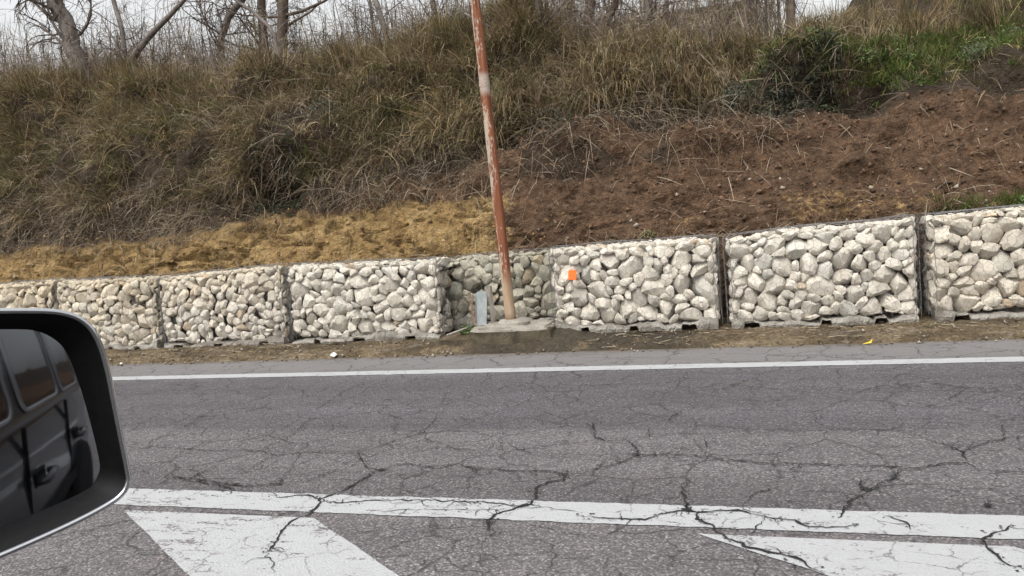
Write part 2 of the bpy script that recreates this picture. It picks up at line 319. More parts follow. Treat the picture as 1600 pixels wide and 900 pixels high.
CRACKS = [[(-4.4,4.46),(-4.3,4.56),(-3.81,4.48),(-3.32,4.48),(-3.1,4.38),(-2.92,4.46),(-2.54,4.46),(-2.51,4.52),(-2.48,4.58),(-2.4,4.76),(-2.29,4.94),(-2.33,5.16),(-2.36,5.36),(-2.41,5.51)],[(-2.54,4.46),(-2.4,4.26),(-2.3,4.15),(-2.22,4.13),(-2.15,4.23),(-2.06,4.25),(-1.91,4.2),(-1.75,4.26),(-1.64,4.19),(-1.52,4.18),(-1.37,4.15),(-1.26,4.16),(-1.06,4.16)],[(-2.22,4.13),(-2.24,3.93),(-2.25,3.76),(-2.31,3.62),(-2.27,3.52),(-2.25,3.4),(-2.29,3.28),(-2.27,3.18),(-2.2,3.02),(-2.19,2.93)],[(-2.19,2.93),(-2.08,2.84),(-2.02,2.75)],[(-4.3,4.56),(-4.41,4.67),(-4.42,4.9),(-4.46,5.15),(-4.63,5.67)],[(-3.1,4.38),(-3.13,4.26),(-3.11,4.11)],[(-3.32,4.48),(-3.3,4.7),(-3.3,4.88),(-3.4,5.16),(-3.43,5.33),(-3.28,5.55)],[(-1.06,4.16),(-1.05,4.01),(-1.13,3.98),(-1.17,3.88),(-1.13,3.74),(-1.13,3.64),(-1.2,3.56),(-1.27,3.49),(-1.27,3.39),(-1.22,3.26)],[(-2.69,3.68),(-2.56,3.62),(-2.5,3.66),(-2.4,3.66),(-2.29,3.58),(-2.16,3.57),(-2.02,3.62),(-1.87,3.64),(-1.68,3.65),(-1.49,3.65),(-1.29,3.64),(-1.21,3.61),(-1.13,3.64)],[(-1.13,3.64),(-0.98,3.58),(-0.88,3.57)],[(-1.2,3.56),(-1.28,3.55),(-1.59,3.52),(-1.8,3.5),(-1.87,3.46)],[(-3.9,3.92),(-3.85,4.01)],[(-3.6,3.89),(-3.4,3.9),(-3.11,3.82),(-2.91,3.78),(-2.72,3.84),(-2.8,4.04)],[(-2.72,3.84),(-2.57,3.9),(-2.52,4.06),(-2.49,4.14)],[(-3.61,3.97),(-3.37,3.85),(-3.16,3.8),(-2.95,3.73),(-2.92,3.64)],[(-3.39,4.18),(-3.41,4.01),(-3.39,3.87)],[(-3.56,3.59),(-3.62,3.73)],[(-2.85,3.62),(-2.75,3.61)],[(-1.74,4.26),(-1.6,4.12),(-1.58,4.19)],[(-2.78,5.45),(-2.62,5.32)],[(-6.2,6.35),(-5.71,6.39),(-5.13,6.3)],[(-2.23,6.16),(-2.14,6.51),(-1.76,6.43),(-1.54,6.34)],[(-4.63,5.67),(-4.47,5.93),(-4.4,6.27)],[(-3.58,5.7),(-3.7,6.29),(-3.71,6.69)],[(-1.61,4.74),(-1.49,4.59),(-1.35,4.48)],[(-2.22,4.6),(-2.1,4.54),(-2.02,4.59),(-1.74,4.55)],[(-1.01,4.13),(-0.93,4.2),(-0.8,4.31),(-0.74,4.42),(-0.7,4.48),(-0.51,4.51),(-0.39,4.49),(-0.22,4.43),(-0.04,4.36),(0.15,4.36),(0.32,4.35),(0.48,4.35),(0.65,4.33),(0.75,4.32),(0.9,4.41),(0.99,4.41),(1.02,4.31),(1.18,4.28),(1.25,4.28)],[(-0.7,4.48),(-0.74,4.62),(-0.83,4.8),(-0.93,4.76),(-1.04,4.85),(-1.13,5.24)],[(0.99,4.41),(1.01,4.62),(0.97,4.73),(0.88,4.86),(0.84,5.01),(0.74,5.05),(0.32,5.1)],[(1.01,4.62),(1.14,4.76),(1.3,4.9),(1.43,4.93)],[(1.29,4.9),(1.35,5.17)],[(0.65,4.29),(0.61,4.16),(0.54,4.09),(0.46,3.95),(0.43,4.0),(0.45,4.13)],[(0.45,3.93),(0.37,3.82),(0.32,3.66),(0.29,3.59)],[(-0.38,4.05),(-0.41,3.88),(-0.37,3.72),(-0.36,3.63),(-0.31,3.6),(-0.31,3.52),(-0.24,3.46),(-0.21,3.37),(-0.15,3.3),(-0.08,3.23),(0.01,3.19),(0.09,3.16),(0.13,3.09),(0.19,3.02)],[(-0.87,3.51),(-0.76,3.49),(-0.65,3.49),(-0.54,3.49),(-0.48,3.57),(-0.38,3.62),(-0.31,3.6),(-0.23,3.63),(-0.12,3.64),(-0.04,3.59),(0.02,3.56),(0.11,3.55),(0.16,3.48),(0.31,3.49),(0.36,3.53)],[(-0.12,3.64),(-0.08,3.83),(-0.04,3.91),(0.04,3.97)],[(0.96,3.58),(0.92,3.52),(0.86,3.48),(0.81,3.42),(0.81,3.31),(0.83,3.2),(0.88,3.14)],[(-1.52,6.45),(-0.81,6.49),(-0.72,6.56),(-0.59,6.66)],[(-0.46,6.43),(-0.13,6.36),(0.16,6.19)],[(0.58,6.07),(0.65,6.04),(0.84,6.29),(1.06,6.28),(1.36,6.37)],[(1.19,5.83),(1.4,6.16)],[(-0.61,5.24),(-0.6,5.43),(-0.54,5.55)],[(-0.72,5.06),(-0.69,4.86)],[(0.93,3.77),(0.94,3.87)],[(0.48,3.64),(0.56,3.57),(0.56,3.48)],[(-0.35,4.84),(-0.33,4.66)],[(-0.01,3.58),(-0.06,3.41)]]
def crack_mesh(pl, w0, seed):
    rg = np.random.default_rng(seed); P = np.array(pl, float); out = [P[0]]
    for a, b in zip(P[:-1], P[1:]):
        d = b-a; L = np.hypot(*d); n = max(1, int(L/.022)); nr = np.array([-d[1], d[0]])/max(L, 1e-6)
        for i in range(1, n+1):
            out.append(a+d*i/n+(nr*rg.normal(0, .006) if i < n else 0))
    out = np.array(out); n = len(out); t = np.gradient(out, axis=0); t /= np.linalg.norm(t, axis=1)[:, None]+1e-9
    nr = np.stack([-t[:, 1], t[:, 0]], 1); s = np.linspace(0, 1, n)
    w = w0*(.35+1.1*vnoise(np.arange(n)*.45, np.zeros(n), seed))*(np.minimum(1, np.minimum(s, 1-s)*9)*.75+.25)
    w *= 1+.8*(rg.random(n) > .93)
    a = out+nr*w[:, None]; b = out-nr*w[:, None]
    v = [(x, y, 0) for x, y in a]+[(x, y, 0) for x, y in b]; f = [(i, i+1, n+i+1, n+i) for i in range(n-1)]
    for k in range(int(n*(.5 if w0 < .004 else 1.5))):                  # crumbled grains along the edges
        i = rg.integers(0, n); c = out[i]+nr[i]*rg.normal(0, .006+3.2*w0)+t[i]*rg.normal(0, .012); r = rg.uniform(.0018, .0055)*(1 if w0 < .004 else 1.35); m = len(v); an = np.sort(rg.random(5))*6.283
        v += [(c[0]+1.4*r*math.cos(q), c[1]+r*math.sin(q), .0004) for q in an]; f.append(tuple(range(m, m+5)))
    for k in range(int(n/9)):                                           # short hair branches
        i = rg.integers(0, n); p = out[i].copy(); q = nr[i]*(1 if rg.random() < .5 else -1)+t[i]*rg.normal(0, .7); q /= np.linalg.norm(q); m = len(v); s = rg.integers(4, 10)
        for j in range(s):
            hw = .0022*(1-j/s)+.0006; v += [(p[0]-q[1]*hw, p[1]+q[0]*hw, 0), (p[0]+q[1]*hw, p[1]-q[0]*hw, 0)]; q = q+rg.normal(0, .35, 2); q /= np.linalg.norm(q); p = p+q*.018
        f += [(m+2*j, m+2*j+2, m+2*j+3, m+2*j+1) for j in range(s-1)]
    return mesh(v, f)
WIDE = {0: 4, 1: 5.5, 2: 7, 7: 7.5, 8: 6, 12: 5, 14: 5, 26: 5.5, 27: 5, 28: 4, 29: 4, 31: 6, 32: 5, 33: 8, 34: 6, 36: 6}
for i, c in enumerate(CRACKS):
    link('crack', crack_mesh(c, WIDE.get(i, 3.2)*.0008, i), MT['crack'], road, (0, 0, .0075+.0002*(i % 7)))
for i, (x, y) in enumerate([(-3.3, 3.86), (-3.0, 3.8), (-2.72, 3.83), (-1.08, 4.1), (.45, 3.98), (-.36, 3.63), (-2.2, 4.12), (-.72, 4.49), (-1.15, 3.62), (.93, 3.8)]):   # crumbled spots where cracks meet
    a = np.linspace(0, 2*np.pi, 14, endpoint=False); r = .006+.016*RNG.random(14)
    link('crack', mesh([(x+1.6*q*math.cos(b), y+q*math.sin(b), 0) for b, q in zip(a, r)], [tuple(range(14))]), MT['crack'], road, (0, 0, .0095+.0002*i))

# ------------------------------------------------------------------ verge between road and gabions
def build_verge():
    xs = np.concatenate([np.arange(-300, -16, 8.), np.arange(-16, 7, .06), np.arange(7, 300, 8.)]); rows = np.array([0, .02, .06, .12, .2, .3, .4, .55, .8, 1.6])
    X, R = np.meshgrid(xs, rows, indexing='ij')
    Y = 8.25+R+.05*fbm(X*1.1, R*2, 3)*(R < .3); Z = np.interp(R, [0, .02, .06, .2, .45, 1.6], [-.02, .015, .05, .09, .135, .15])
    Z = Z+.06*fbm(X*3, R*9, 5)*sstep(0, .1, R)+.035*fbm(X*15, Y*15, 6)*sstep(0, .08, R)+.085*sstep(-3.8, -3.2, X)*sstep(-1.7, -2.2, X)*sstep(.03, .2, R)
    v = np.stack([X.ravel(), Y.ravel(), Z.ravel()], 1)
    me = npmesh(v, *grid_faces(len(xs), len(rows)))
    link('verge', me, MT['verge'], smooth=True, kind='structure')
build_verge()

# ------------------------------------------------------------------ bank (earth slope behind the gabions)
CX = np.array([-300, -20, -13, -8, -3.5, -1.7, .3, 4, 9, 300.])
CP = np.array([  # (Y, z) at t = 0..8: buried foot, foot, clay top, soil, grass start, crest front, crest back, plateau, far
 [(9.55,-.1),(9.45,1.0),(9.9,1.75),(10.5,2.85),(11.4,4.1),(12.4,5.0),(13.6,5.3),(20,5.9),(400,9)],
 [(9.55,-.1),(9.45,1.0),(9.9,1.75),(10.5,2.85),(11.4,4.1),(12.4,5.0),(13.6,5.3),(20,5.9),(400,9)],
 [(9.55,-.1),(9.45,1.02),(9.75,1.75),(10.4,2.7),(11.3,3.8),(12.3,4.7),(13.4,5.0),(20,5.5),(400,9)],
 [(9.55,-.1),(9.45,1.02),(9.72,1.72),(10.32,2.5),(11.15,3.4),(12.2,4.25),(13.3,4.55),(20,5.0),(400,9)],
 [(9.75,-.1),(9.62,1.0),(9.86,1.72),(10.36,2.4),(11.05,3.05),(12.3,4.3),(13.3,4.75),(20,5.3),(400,9)],
 [(9.6,-.1),(9.48,1.06),(9.92,1.66),(10.42,2.28),(11.08,2.9),(12.3,3.72),(13.3,3.98),(20,4.6),(400,9)],
 [(9.55,-.1),(9.45,1.08),(9.95,1.6),(10.5,2.15),(11.1,2.75),(12.3,3.5),(13.3,3.85),(20,4.5),(400,9)],
 [(9.55,-.1),(9.45,1.1),(10.05,1.42),(10.6,1.95),(11.3,2.75),(12.5,3.4),(14,4.35),(20,6.7),(400,9)],
 [(9.55,-.1),(9.45,1.1),(10.05,1.42),(10.6,1.95),(11.3,2.65),(12.5,3.3),(14,4.25),(20,6.7),(400,9)],
 [(9.55,-.1),(9.45,1.1),(10.05,1.42),(10.6,1.95),(11.3,2.65),(12.5,3.3),(14,4.25),(20,6.7),(400,9)]])
def surf0(X, t):
    X = np.asarray(X, float); t = np.asarray(t, float)
    k = np.clip(np.searchsorted(CX, X)-1, 0, len(CX)-2); a = (X-CX[k])/(CX[k+1]-CX[k]); a = (a*a*(3-2*a))[..., None]
    j = np.clip(np.floor(t).astype(int), 0, 7); b = (t-j)[..., None]
    def row(q):
        q = np.clip(q, 0, 8); return CP[k, q]*(1-a)+CP[k+1, q]*a
    p0, p1, p2, p3 = row(j-1), row(j), row(j+1), row(j+2)
    lin = p1+(p2-p1)*b
    cat = .5*((2*p1)+(-p0+p2)*b+(2*p0-5*p1+4*p2-p3)*b*b+(-p0+3*p1-3*p2+p3)*b**3)
    return np.where((j >= 5)[..., None], lin, cat)
GL_T = lambda X: np.interp(X, [-14, -8, -5.5, -4, -3, -1, .5, 1.5, 3, 6], [2.3, 2.55, 2.75, 3.25, 3.7, 4.1, 4.2, 4.2, 4.3, 4.4])   # lower edge of the grass mat
def surf(X, t):
    """bank surface point and outward normal"""
    X = np.asarray(X, float); t = np.asarray(t, float); P = surf0(X, t); Q = surf0(X, np.minimum(t+.02, 8)); d = Q-P
    n = np.stack([-d[..., 1], d[..., 0]], -1); n /= np.linalg.norm(n, axis=-1)[..., None]+1e-9      # (Y,z) normal: towards the road and up
    near = sstep(.9, 1.3, t)*sstep(-60, -18, X)*sstep(40, 10, X)
    w = (.42+.3*sstep(2.6, 3.6, t))*fbm(X*.75, t*.9, 21, 3)+.55*sstep(2.7, 3.3, t)*sstep(6, 5, t)*sstep(1.2, .2, X)*fbm(X*1.5, t*1.7, 27, 2)+.26*fbm(X*1.7, t*2.3, 22, 3)+.17*fbm(X*4.5, t*5, 23, 3)+.055*fbm(X*13, t*14, 24, 3)
    blk = np.abs(fbm(X*2.3+2*fbm(X*1.2, t*2, 32), t*3.2, 31, 3)); w = w-.17*sstep(.05, 0, blk)*sstep(2.6, 2.0, t)
    g = GL_T(X)+.35*fbm(X*1.5, X*0, 41)
    hol = np.exp(-((t-(g-.12))/.22)**2)*sstep(.42, .62, vnoise(X*.9, X*0+3.3, 42))*sstep(-8, -6.5, X)*.55
    und = sstep(g-.1, g+.35, t)*.10*sstep(5.5, 4.5, t)+.34*np.exp(-((t-(g+.32))/.26)**2)*sstep(.35, .6, vnoise(X*.9, X*0+3.3, 42))*sstep(-8, -6, X)*sstep(1.6, .6, X)
    dsp = (w*(.55+.45*sstep(2.0, 2.7, t))-hol+und)*near
    pos = np.stack([X, P[..., 0]+n[..., 0]*dsp, P[..., 1]+n[..., 1]*dsp], -1)
    nrm = np.stack([X*0, n[..., 0], n[..., 1]], -1)
    return pos, nrm, g
def build_bank():
    xs = np.concatenate([np.linspace(-300, -22, 30)[:-1], np.arange(-22, -15, .15), np.arange(-15, 6, .042), np.arange(6, 12, .2), np.linspace(12, 300, 30)])
    ts = np.concatenate([[0, .5, .9], np.linspace(1, 5, 118), np.linspace(5.1, 6.5, 18), np.linspace(6.6, 7.6, 14), [8]])
    X, T = np.meshgrid(xs, ts, indexing='ij'); P, N, g = surf(X, T)
    och = sstep(-2.5, -4.0, X+1.3*fbm(X*1.2, T*2, 51))*sstep(2.45, 1.95, T+.5*fbm(X*1.0, T*1.5, 52)+.15*sstep(-6, -10, X))
    och = np.maximum(och, .42*sstep(.66, .80, vnoise(X*1.3, T*2.2, 55))*sstep(3.0, 2.0, T))
    hum_shade = np.maximum(sstep(g-.75, g-.2, T+.5*fbm(X*1.3, T*1.6, 53)), sstep(-7, -10, X)*sstep(1.95, 2.4, T+.4*fbm(X, T, 54)))  # band below the grass edge puts the overhang's shade into the soil colour
    hum_shade = np.maximum(hum_shade, sstep(.55, .75, vnoise(X*.8, T*1.1, 57)+.5*fbm(X*4, T*5, 58))*.6*sstep(2.0, 2.8, T)*sstep(2.5, .5, X))
    col = np.stack([och, hum_shade, och*0, och*0+1], -1).reshape(-1, 4)
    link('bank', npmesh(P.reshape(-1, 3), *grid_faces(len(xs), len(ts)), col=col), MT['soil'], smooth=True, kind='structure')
build_bank()

# ------------------------------------------------------------------ gabions
def clip_cell(i, P, w, rect):
    x0, x1, y0, y1 = rect; poly = [(x0, y0), (x1, y0), (x1, y1), (x0, y1)]; p = P[i]
    d = ((P-p)**2).sum(1); order = np.argsort(d)[1:26]
    for j in order:
        q = P[j]; nx, ny = q-p; c = ((q**2).sum()-(p**2).sum()-w[j]+w[i])/2; out = []
        for a, b in zip(poly, poly[1:]+poly[:1]):
            da = a[0]*nx+a[1]*ny-c; db = b[0]*nx+b[1]*ny-c
            if da <= 0: out.append(a)
            if (da < 0 < db) or (db < 0 < da):
                s = da/(da-db); out.append((a[0]+s*(b[0]-a[0]), a[1]+s*(b[1]-a[1])))
        poly = out
        if len(poly) < 3: return None
    return np.array(poly)
NA = 13
def stone_mesh(poly, c, rg, S3, depth_off):
    """rock filling one packing cell; S3(u, v, d) maps the unrolled cage face to space, d = depth behind the net"""
    ang = np.linspace(0, 2*np.pi, NA, endpoint=False)+rg.random()*.5; rad = np.full(NA, 9.)
    E = np.roll(poly, -1, 0)-poly
    for k, a in enumerate(ang):
        dx, dy = math.cos(a), math.sin(a)
        for p, e in zip(poly, E):
            den = dx*e[1]-dy*e[0]
            if abs(den) < 1e-9: continue
            qx, qy = p-c; s = (qx*e[1]-qy*e[0])/den; u = (qx*dy-qy*dx)/den
            if s > 0 and -1e-6 <= u <= 1+1e-6: rad[k] = min(rad[k], s)
    sm = .25*np.roll(rad, 1)+.5*rad+.25*np.roll(rad, -1)
    rad = np.minimum(rad*1.05, .8*rad+.2*sm)*rg.uniform(1.06, 1.18)
    R = rad.mean(); H = R*rg.uniform(.38, .66)
    tu, tv = rg.normal(0, .22, 2)
    pts = []
    prof = [(.0, 1.0), (.55, .97), (.9, .62), (1.0, .05), (.9, -.7)]
    for k, (s, h) in enumerate(prof[1:]):
        jit = 1+rg.normal(0, .05, NA)
        pts += [(math.cos(a)*r*s*j, math.sin(a)*r*s*j, h*H*(1+.08*rg.normal())) for a, r, j in zip(ang, rad, jit)]
    pts = [(0, 0, H*1.0)]+pts+[(0, 0, -H*.9)]
    P = np.array(pts)
    for _ in range(rg.integers(4, 8)):               # broken facets
        th = rg.uniform(0, 2*np.pi); el = rg.uniform(.35, 1.3); n = np.array([math.cos(th)*math.cos(el), math.sin(th)*math.cos(el), math.sin(el)])
        off = (P@n).max()*rg.uniform(.55, .84); ex = P@n-off; m = ex > 0; P[m] -= ex[m, None]*n
    P[:, 2] += P[:, 0]*tu+P[:, 1]*tv
    top = P[:, 2].max(); D = top-P[:, 2]+depth_off
    co = S3(c[0]+P[:, 0], c[1]+P[:, 1], D)
    o = co.mean(0); n = len(P)
    f = [(0, 1+k, 1+(k+1) % NA) for k in range(NA)]
    for r in range(len(prof)-2):
        a = 1+r*NA; b = a+NA
        f += [(a+k, b+k, b+(k+1) % NA, a+(k+1) % NA) for k in range(NA)]
    a = 1+(len(prof)-2)*NA; f += [(a+k, n-1, a+(k+1) % NA) for k in range(NA)]
    return mesh(co-o, f), o
def gabion(x0, x1, yf, zb, zt0, zt1, rmin, rmax, tone, label, seed, e=.44, bulge=.035, yellow=0, hollow=None):
    rg = np.random.default_rng(seed); L = x1-x0; H = (zt0+zt1)/2-zb; RC = .06; top = .42
    g = empty('gabion', (x0, yf, zb), label=label, cat='gabion', group='stone-filled wire gabions along the verge')
    # rounded corner tables
    uu = np.linspace(-e, L+e, 400); th = -np.pi/2*(1-sstep(-RC, RC, uu))+np.pi/2*sstep(L-RC, L+RC, uu)
    du = uu[1]-uu[0]; px = np.cumsum(np.cos(th))*du; py = np.cumsum(np.sin(th))*du
    i0 = np.argmin(abs(uu-L/2)); px += L/2-px[i0]; py -= py[i0]
    vv = np.linspace(0, H+top, 300); ph = np.pi/2*sstep(H-.09, H+.09, vv); dv = vv[1]-vv[0]
    pz = np.cumsum(np.cos(ph))*dv; pv = np.cumsum(np.sin(ph))*dv
    def S3(u, v, d):
        X = np.interp(u, uu, px); Yu = np.interp(u, uu, py); t = np.interp(u, uu, th); p = np.interp(v, vv, ph); Z = np.interp(v, vv, pz); Yv = np.interp(v, vv, pv)
        fr = np.clip(u/L, 0, 1); b = bulge*np.sin(np.pi*fr)**.7*np.sin(np.pi*np.clip(v/H, 0, 1))+.035*fbm(u*1.7+seed, v*1.9, seed)
        nx = np.sin(t)*np.cos(p); ny = -np.cos(t)*np.cos(p); nz = np.sin(p)
        b = b-d; Z = Z*(1+((zt0+(zt1-zt0)*fr-zb)/H-1))+.05*fbm(u*1.3+seed, u*0+1, seed+5)*np.clip(v/H, 0, 1)
        return np.stack([X+nx*b, Yu+Yv+ny*b, Z+nz*b], -1)
    # packing
    rect = (-e, L+e, .035, H+top); pts = []; rr = []
    big = list(rg.uniform(.55, 1, 26)*(rmax)); tries = 0
    def ok(p, r, k):
        for q, s in zip(pts, rr):
            if (p[0]-q[0])**2+((p[1]-q[1])*1.12)**2 < ((r+s)*k)**2: return False
        return True
    for rad, n_try, k in ((rmax, 60, .98), (.8*rmax, 160, .97), (.62*rmax, 420, .95), (.5*rmin+.25*rmax, 900, .93), (rmin, 1300, .92)):
        for _ in range(n_try):
            r = rad*rg.uniform(.85, 1.15); p = np.array([rg.uniform(rect[0], rect[1]), rg.uniform(rect[2], rect[3])])
            if ok(p, r, k): pts.append(p); rr.append(r)
    P = np.array(pts); w = np.array(rr)**2
    for i in range(len(P)):
        if (P[i, 0] < -.02 or P[i, 0] > L+.02) and P[i, 1] > H+.02: continue
        poly = clip_cell(i, P, w, rect)
        if poly is None: continue
        poly = poly+np.stack([.16*fbm(poly[:, 0]*4+seed, poly[:, 1]*4, seed+11, 2), .13*fbm(poly[:, 0]*4, poly[:, 1]*4+seed, seed+12, 2)], 1)
        me, o = stone_mesh(poly, poly.mean(0), rg, S3, abs(rg.normal(0, .017)))
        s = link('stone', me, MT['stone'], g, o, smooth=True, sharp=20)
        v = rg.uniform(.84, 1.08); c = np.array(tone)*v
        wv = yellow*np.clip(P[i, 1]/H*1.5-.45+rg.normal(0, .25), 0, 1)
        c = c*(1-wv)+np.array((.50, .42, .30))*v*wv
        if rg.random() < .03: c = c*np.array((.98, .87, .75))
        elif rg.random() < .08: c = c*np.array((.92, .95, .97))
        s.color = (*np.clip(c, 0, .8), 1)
    # dark rubble behind the facing stones
    nu, nv = 40, 20; U, V = np.meshgrid(np.linspace(-e, L+e, nu), np.linspace(.0, H+top, nv), indexing='ij')
    co = S3(U.ravel(), V.ravel(), .13+.05*vnoise(U.ravel()*9, V.ravel()*9, seed)); lo, st, to = grid_faces(nu, nv)
    link('rubble_fill', npmesh(co, lo, st, to), MT['fill'], g)
    # hexagonal net
    hw, hh = .085, .055; net = []; idx = {}
    def node(u, v):
        k = (round(u, 4), round(v, 4))
        if k not in idx: idx[k] = len(net); net.append((u+rg.normal(0, .004), v+rg.normal(0, .004)))
        return idx[k]
    edges = []; r = 0; v = .03
    while v < H+top-.02:
        u = -e+(hw/2 if r % 2 else 0)
        while u < L+e-hw:
            a = node(u, v); b = node(u, v+hh)
            edges.append((a, b)); c1 = node(u+hw/2, v+hh*1.55); edges.append((b, c1))
            c2 = node(u-hw/2, v+hh*1.55); edges.append((b, c2)); u += hw
        v += hh*1.55; r += 1
    N2 = np.array(net); N2[:, 0] = np.clip(N2[:, 0], -e, L+e); N2[:, 1] = np.clip(N2[:, 1], 0, H+top)
    P3 = S3(N2[:, 0], N2[:, 1], -.006-.005*RNG.random(len(N2))); ok2 = ~(((N2[:, 0] < -.03) | (N2[:, 0] > L+.03)) & (N2[:, 1] > H+.03))
    mb = MB()
    for a, b in edges:
        if ok2[a] and ok2[b]:
            A, B = Vector(P3[a]), Vector(P3[b])
            if (B-A).length > .005: mb.tube([A, B], .0017, 3, False)
    for u in (-.05, .04, L-.04, L+.05):                 # laced corner wires
        q = np.linspace(0, H, 26); pp = S3(np.full(26, u)+.006*RNG.normal(size=26), q, np.full(26, -.012)); mb.tube([Vector(p) for p in pp], .003, 4)
    q = np.linspace(0, L, 50); pp = S3(q, np.full(50, H+.02)+.012*RNG.normal(size=50), np.full(50, -.01)); mb.tube([Vector(p) for p in pp], .0032, 4)
    mb.build('wire_mesh', MT['wire'], g, kind='stuff')
    # ragged concrete footing with lifting slots
    n = int(L/.02); xs = np.linspace(.02, L-.02, n); tz = .05+.17*fbm(xs*2.2+seed, xs*0, seed+2, 4)+.05*fbm(xs*11, xs*0, seed+3, 4); bz = np.full(n, -.04)
    for k, sx in enumerate((.16, .50, .80)):
        cx = L*(sx+rg.uniform(-.04, .04)); m = abs(xs-cx) < rg.uniform(.04, .08); bz[m] = .022+.03*fbm(xs[m]*20, xs[m]*0, seed+8)
    tz = np.maximum(tz, bz+.012); v = []; f = []
    for k in range(n):
        yo = -.035-.03*fbm(np.array([xs[k]*6.]), np.array([seed*1.]), 7)[0]+.05*(max(0, .1-xs[k])+max(0, xs[k]-L+.1))
        v += [(xs[k], yo, bz[k]), (xs[k], yo-.018+.02*RNG.random(), (bz[k]+tz[k])/2), (xs[k], yo+.012, tz[k]), (xs[k], .16, tz[k]+.01), (xs[k], .16, bz[k])]
    for k in range(n-1):
        for j in range(5): a = k*5+j; b = k*5+(j+1) % 5; f.append((a, a+5, b+5, b))
    f += [(4, 3, 2, 1, 0), tuple((n-1)*5+j for j in range(5))]
    link('concrete_footing', mesh(v, f), MT['conc'], g)
    return g
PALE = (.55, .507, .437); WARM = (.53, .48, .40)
gabion(-11.72, -9.69, 8.74, .14, 1.15, 1.14, .040, .095, WARM, 'leftmost gabion of pale stones, its foot hidden behind the car mirror', 1, yellow=.9)
gabion(-9.62, -7.88, 8.74, .14, 1.14, 1.10, .040, .085, WARM, 'gabion of small pale stones directly right of the mirror top, second from left', 2, yellow=.7)
gabion(-7.81, -5.86, 8.74, .14, 1.10, 1.13, .036, .082, (.54, .50, .435), 'gabion of small rounded stones, tan in its upper half, third from left', 3, yellow=.6)
gabion(-5.77, -3.68, 8.73, .15, 1.13, 1.09, .044, .098, PALE, 'gabion of pale stones just left of the set-back gabion behind the pole', 4)
gabion(-4.1, -2.15, 9.30, .20, 1.06, 1.09, .044, .095, (.37, .345, .275), 'shaded greyish gabion set back in a recess behind the rusty pole', 5, e=.1)  # stone tone carries the recess shade on top of grey dirt
gabion(-2.25, -.39, 8.73, .17, 1.12, 1.13, .043, .098, PALE, 'white stone gabion bearing the small orange marker', 6)
gabion(-.29, 1.58, 8.73, .16, 1.13, 1.19, .043, .098, PALE, 'large-stoned gabion second from the right, whole in view', 7)
gabion(1.69, 3.75, 8.73, .16, 1.17, 1.22, .044, .098, WARM, 'rightmost gabion cut off by the right edge of the picture', 8)

# ------------------------------------------------------------------ rusty pole on its plinth
pl = empty('lamp_post', (-2.75, 8.66, .095), label='tall rusty round pole with peeling pale paint standing in the recess', cat='pole')
def lathe(prof, n=24):
    v = [(r*math.cos(2*math.pi*k/n), r*math.sin(2*math.pi*k/n), z) for r, z in prof for k in range(n)]
    f = [(i*n+k, i*n+(k+1) % n, (i+1)*n+(k+1) % n, (i+1)*n+k) for i in range(len(prof)-1) for k in range(n)]
    return mesh(v, f+[tuple(range(n))[::-1], tuple((len(prof)-1)*n+k for k in range(n))])
zs = np.linspace(.2, 8.2, 60)
sh = lathe([(.064-.0022*z+.0012*math.sin(z*9), z) for z in zs]); 
for v in sh.vertices: v.co.x -= .0365*v.co.z; v.co.y += .004*v.co.z
link('shaft', sh, MT['rust'], pl, smooth=True)
mb = MB()
for z0 in (2.98,): mb.add(*(lambda q: ([(x-.0365*z0, y+.004*z0, z) for x, y, z in q[0]], q[1]))(([(.0615*math.cos(2*math.pi*k/24), .0615*math.sin(2*math.pi*k/24), z0+d) for d in (-.035, .035) for k in range(24)], [(k, (k+1) % 24, 24+(k+1) % 24, 24+k) for k in range(24)])))
mb.build('joint_band', MT['rust'], pl, smooth=True)
def lump(pts_xy, z0, z1, amp, name, mat, parent, seed, top_in=.02):
    """cast concrete slab with worn edges"""
    P = np.array(pts_xy, float); out = []
    for a, b in zip(P, np.roll(P, -1, 0)):
        n = max(2, int(np.hypot(*(b-a))/.04))
        for i in range(n): out.append(a+(b-a)*i/n)
    P = np.array(out); c = P.mean(0); n = len(P); v = []
    for k, (z, s) in enumerate(((z0, 1.06), ((z0+z1)/2, 1.03), (z1-.025, .99), (z1, .99-top_in), (z1+.004, .55))):
        j = amp*fbm(P[:, 0]*7+k*3, P[:, 1]*7, seed+k); q = c+(P-c)*(s+j[:, None]*2)
        v += [(x, y, z+(amp*.6*d if k > 1 else 0)) for (x, y), d in zip(q, fbm(P[:, 0]*5, P[:, 1]*5, seed+9)*2)]
    f = [(r*n+i, r*n+(i+1) % n, (r+1)*n+(i+1) % n, (r+1)*n+i) for r in range(4) for i in range(n)]+[tuple(4*n+i for i in range(n))]
    return link(name, mesh(v, f), mat, parent, smooth=True, sharp=50)
a = np.linspace(0, 2*np.pi, 20, endpoint=False)
lump([(.03+.185*math.cos(b), -.02+.17*math.sin(b)) for b in a], .185, .245, .02, 'collar', MT['plinth'], pl, 4, .1)
lump([(-.47, -.20), (-.30, -.30), (.25, -.31), (.53, -.27), (.54, .3), (-.35, .3)], -.1, .135, .03, 'plinth', MT['damp'], pl, 8)
lump([(-.43, -.17), (-.34, -.25), (-.1, -.28), (.2, -.28), (.46, -.22), (.47, .3), (-.33, .3)], .135, .18, .045, 'slab', MT['plinth'], pl, 21)

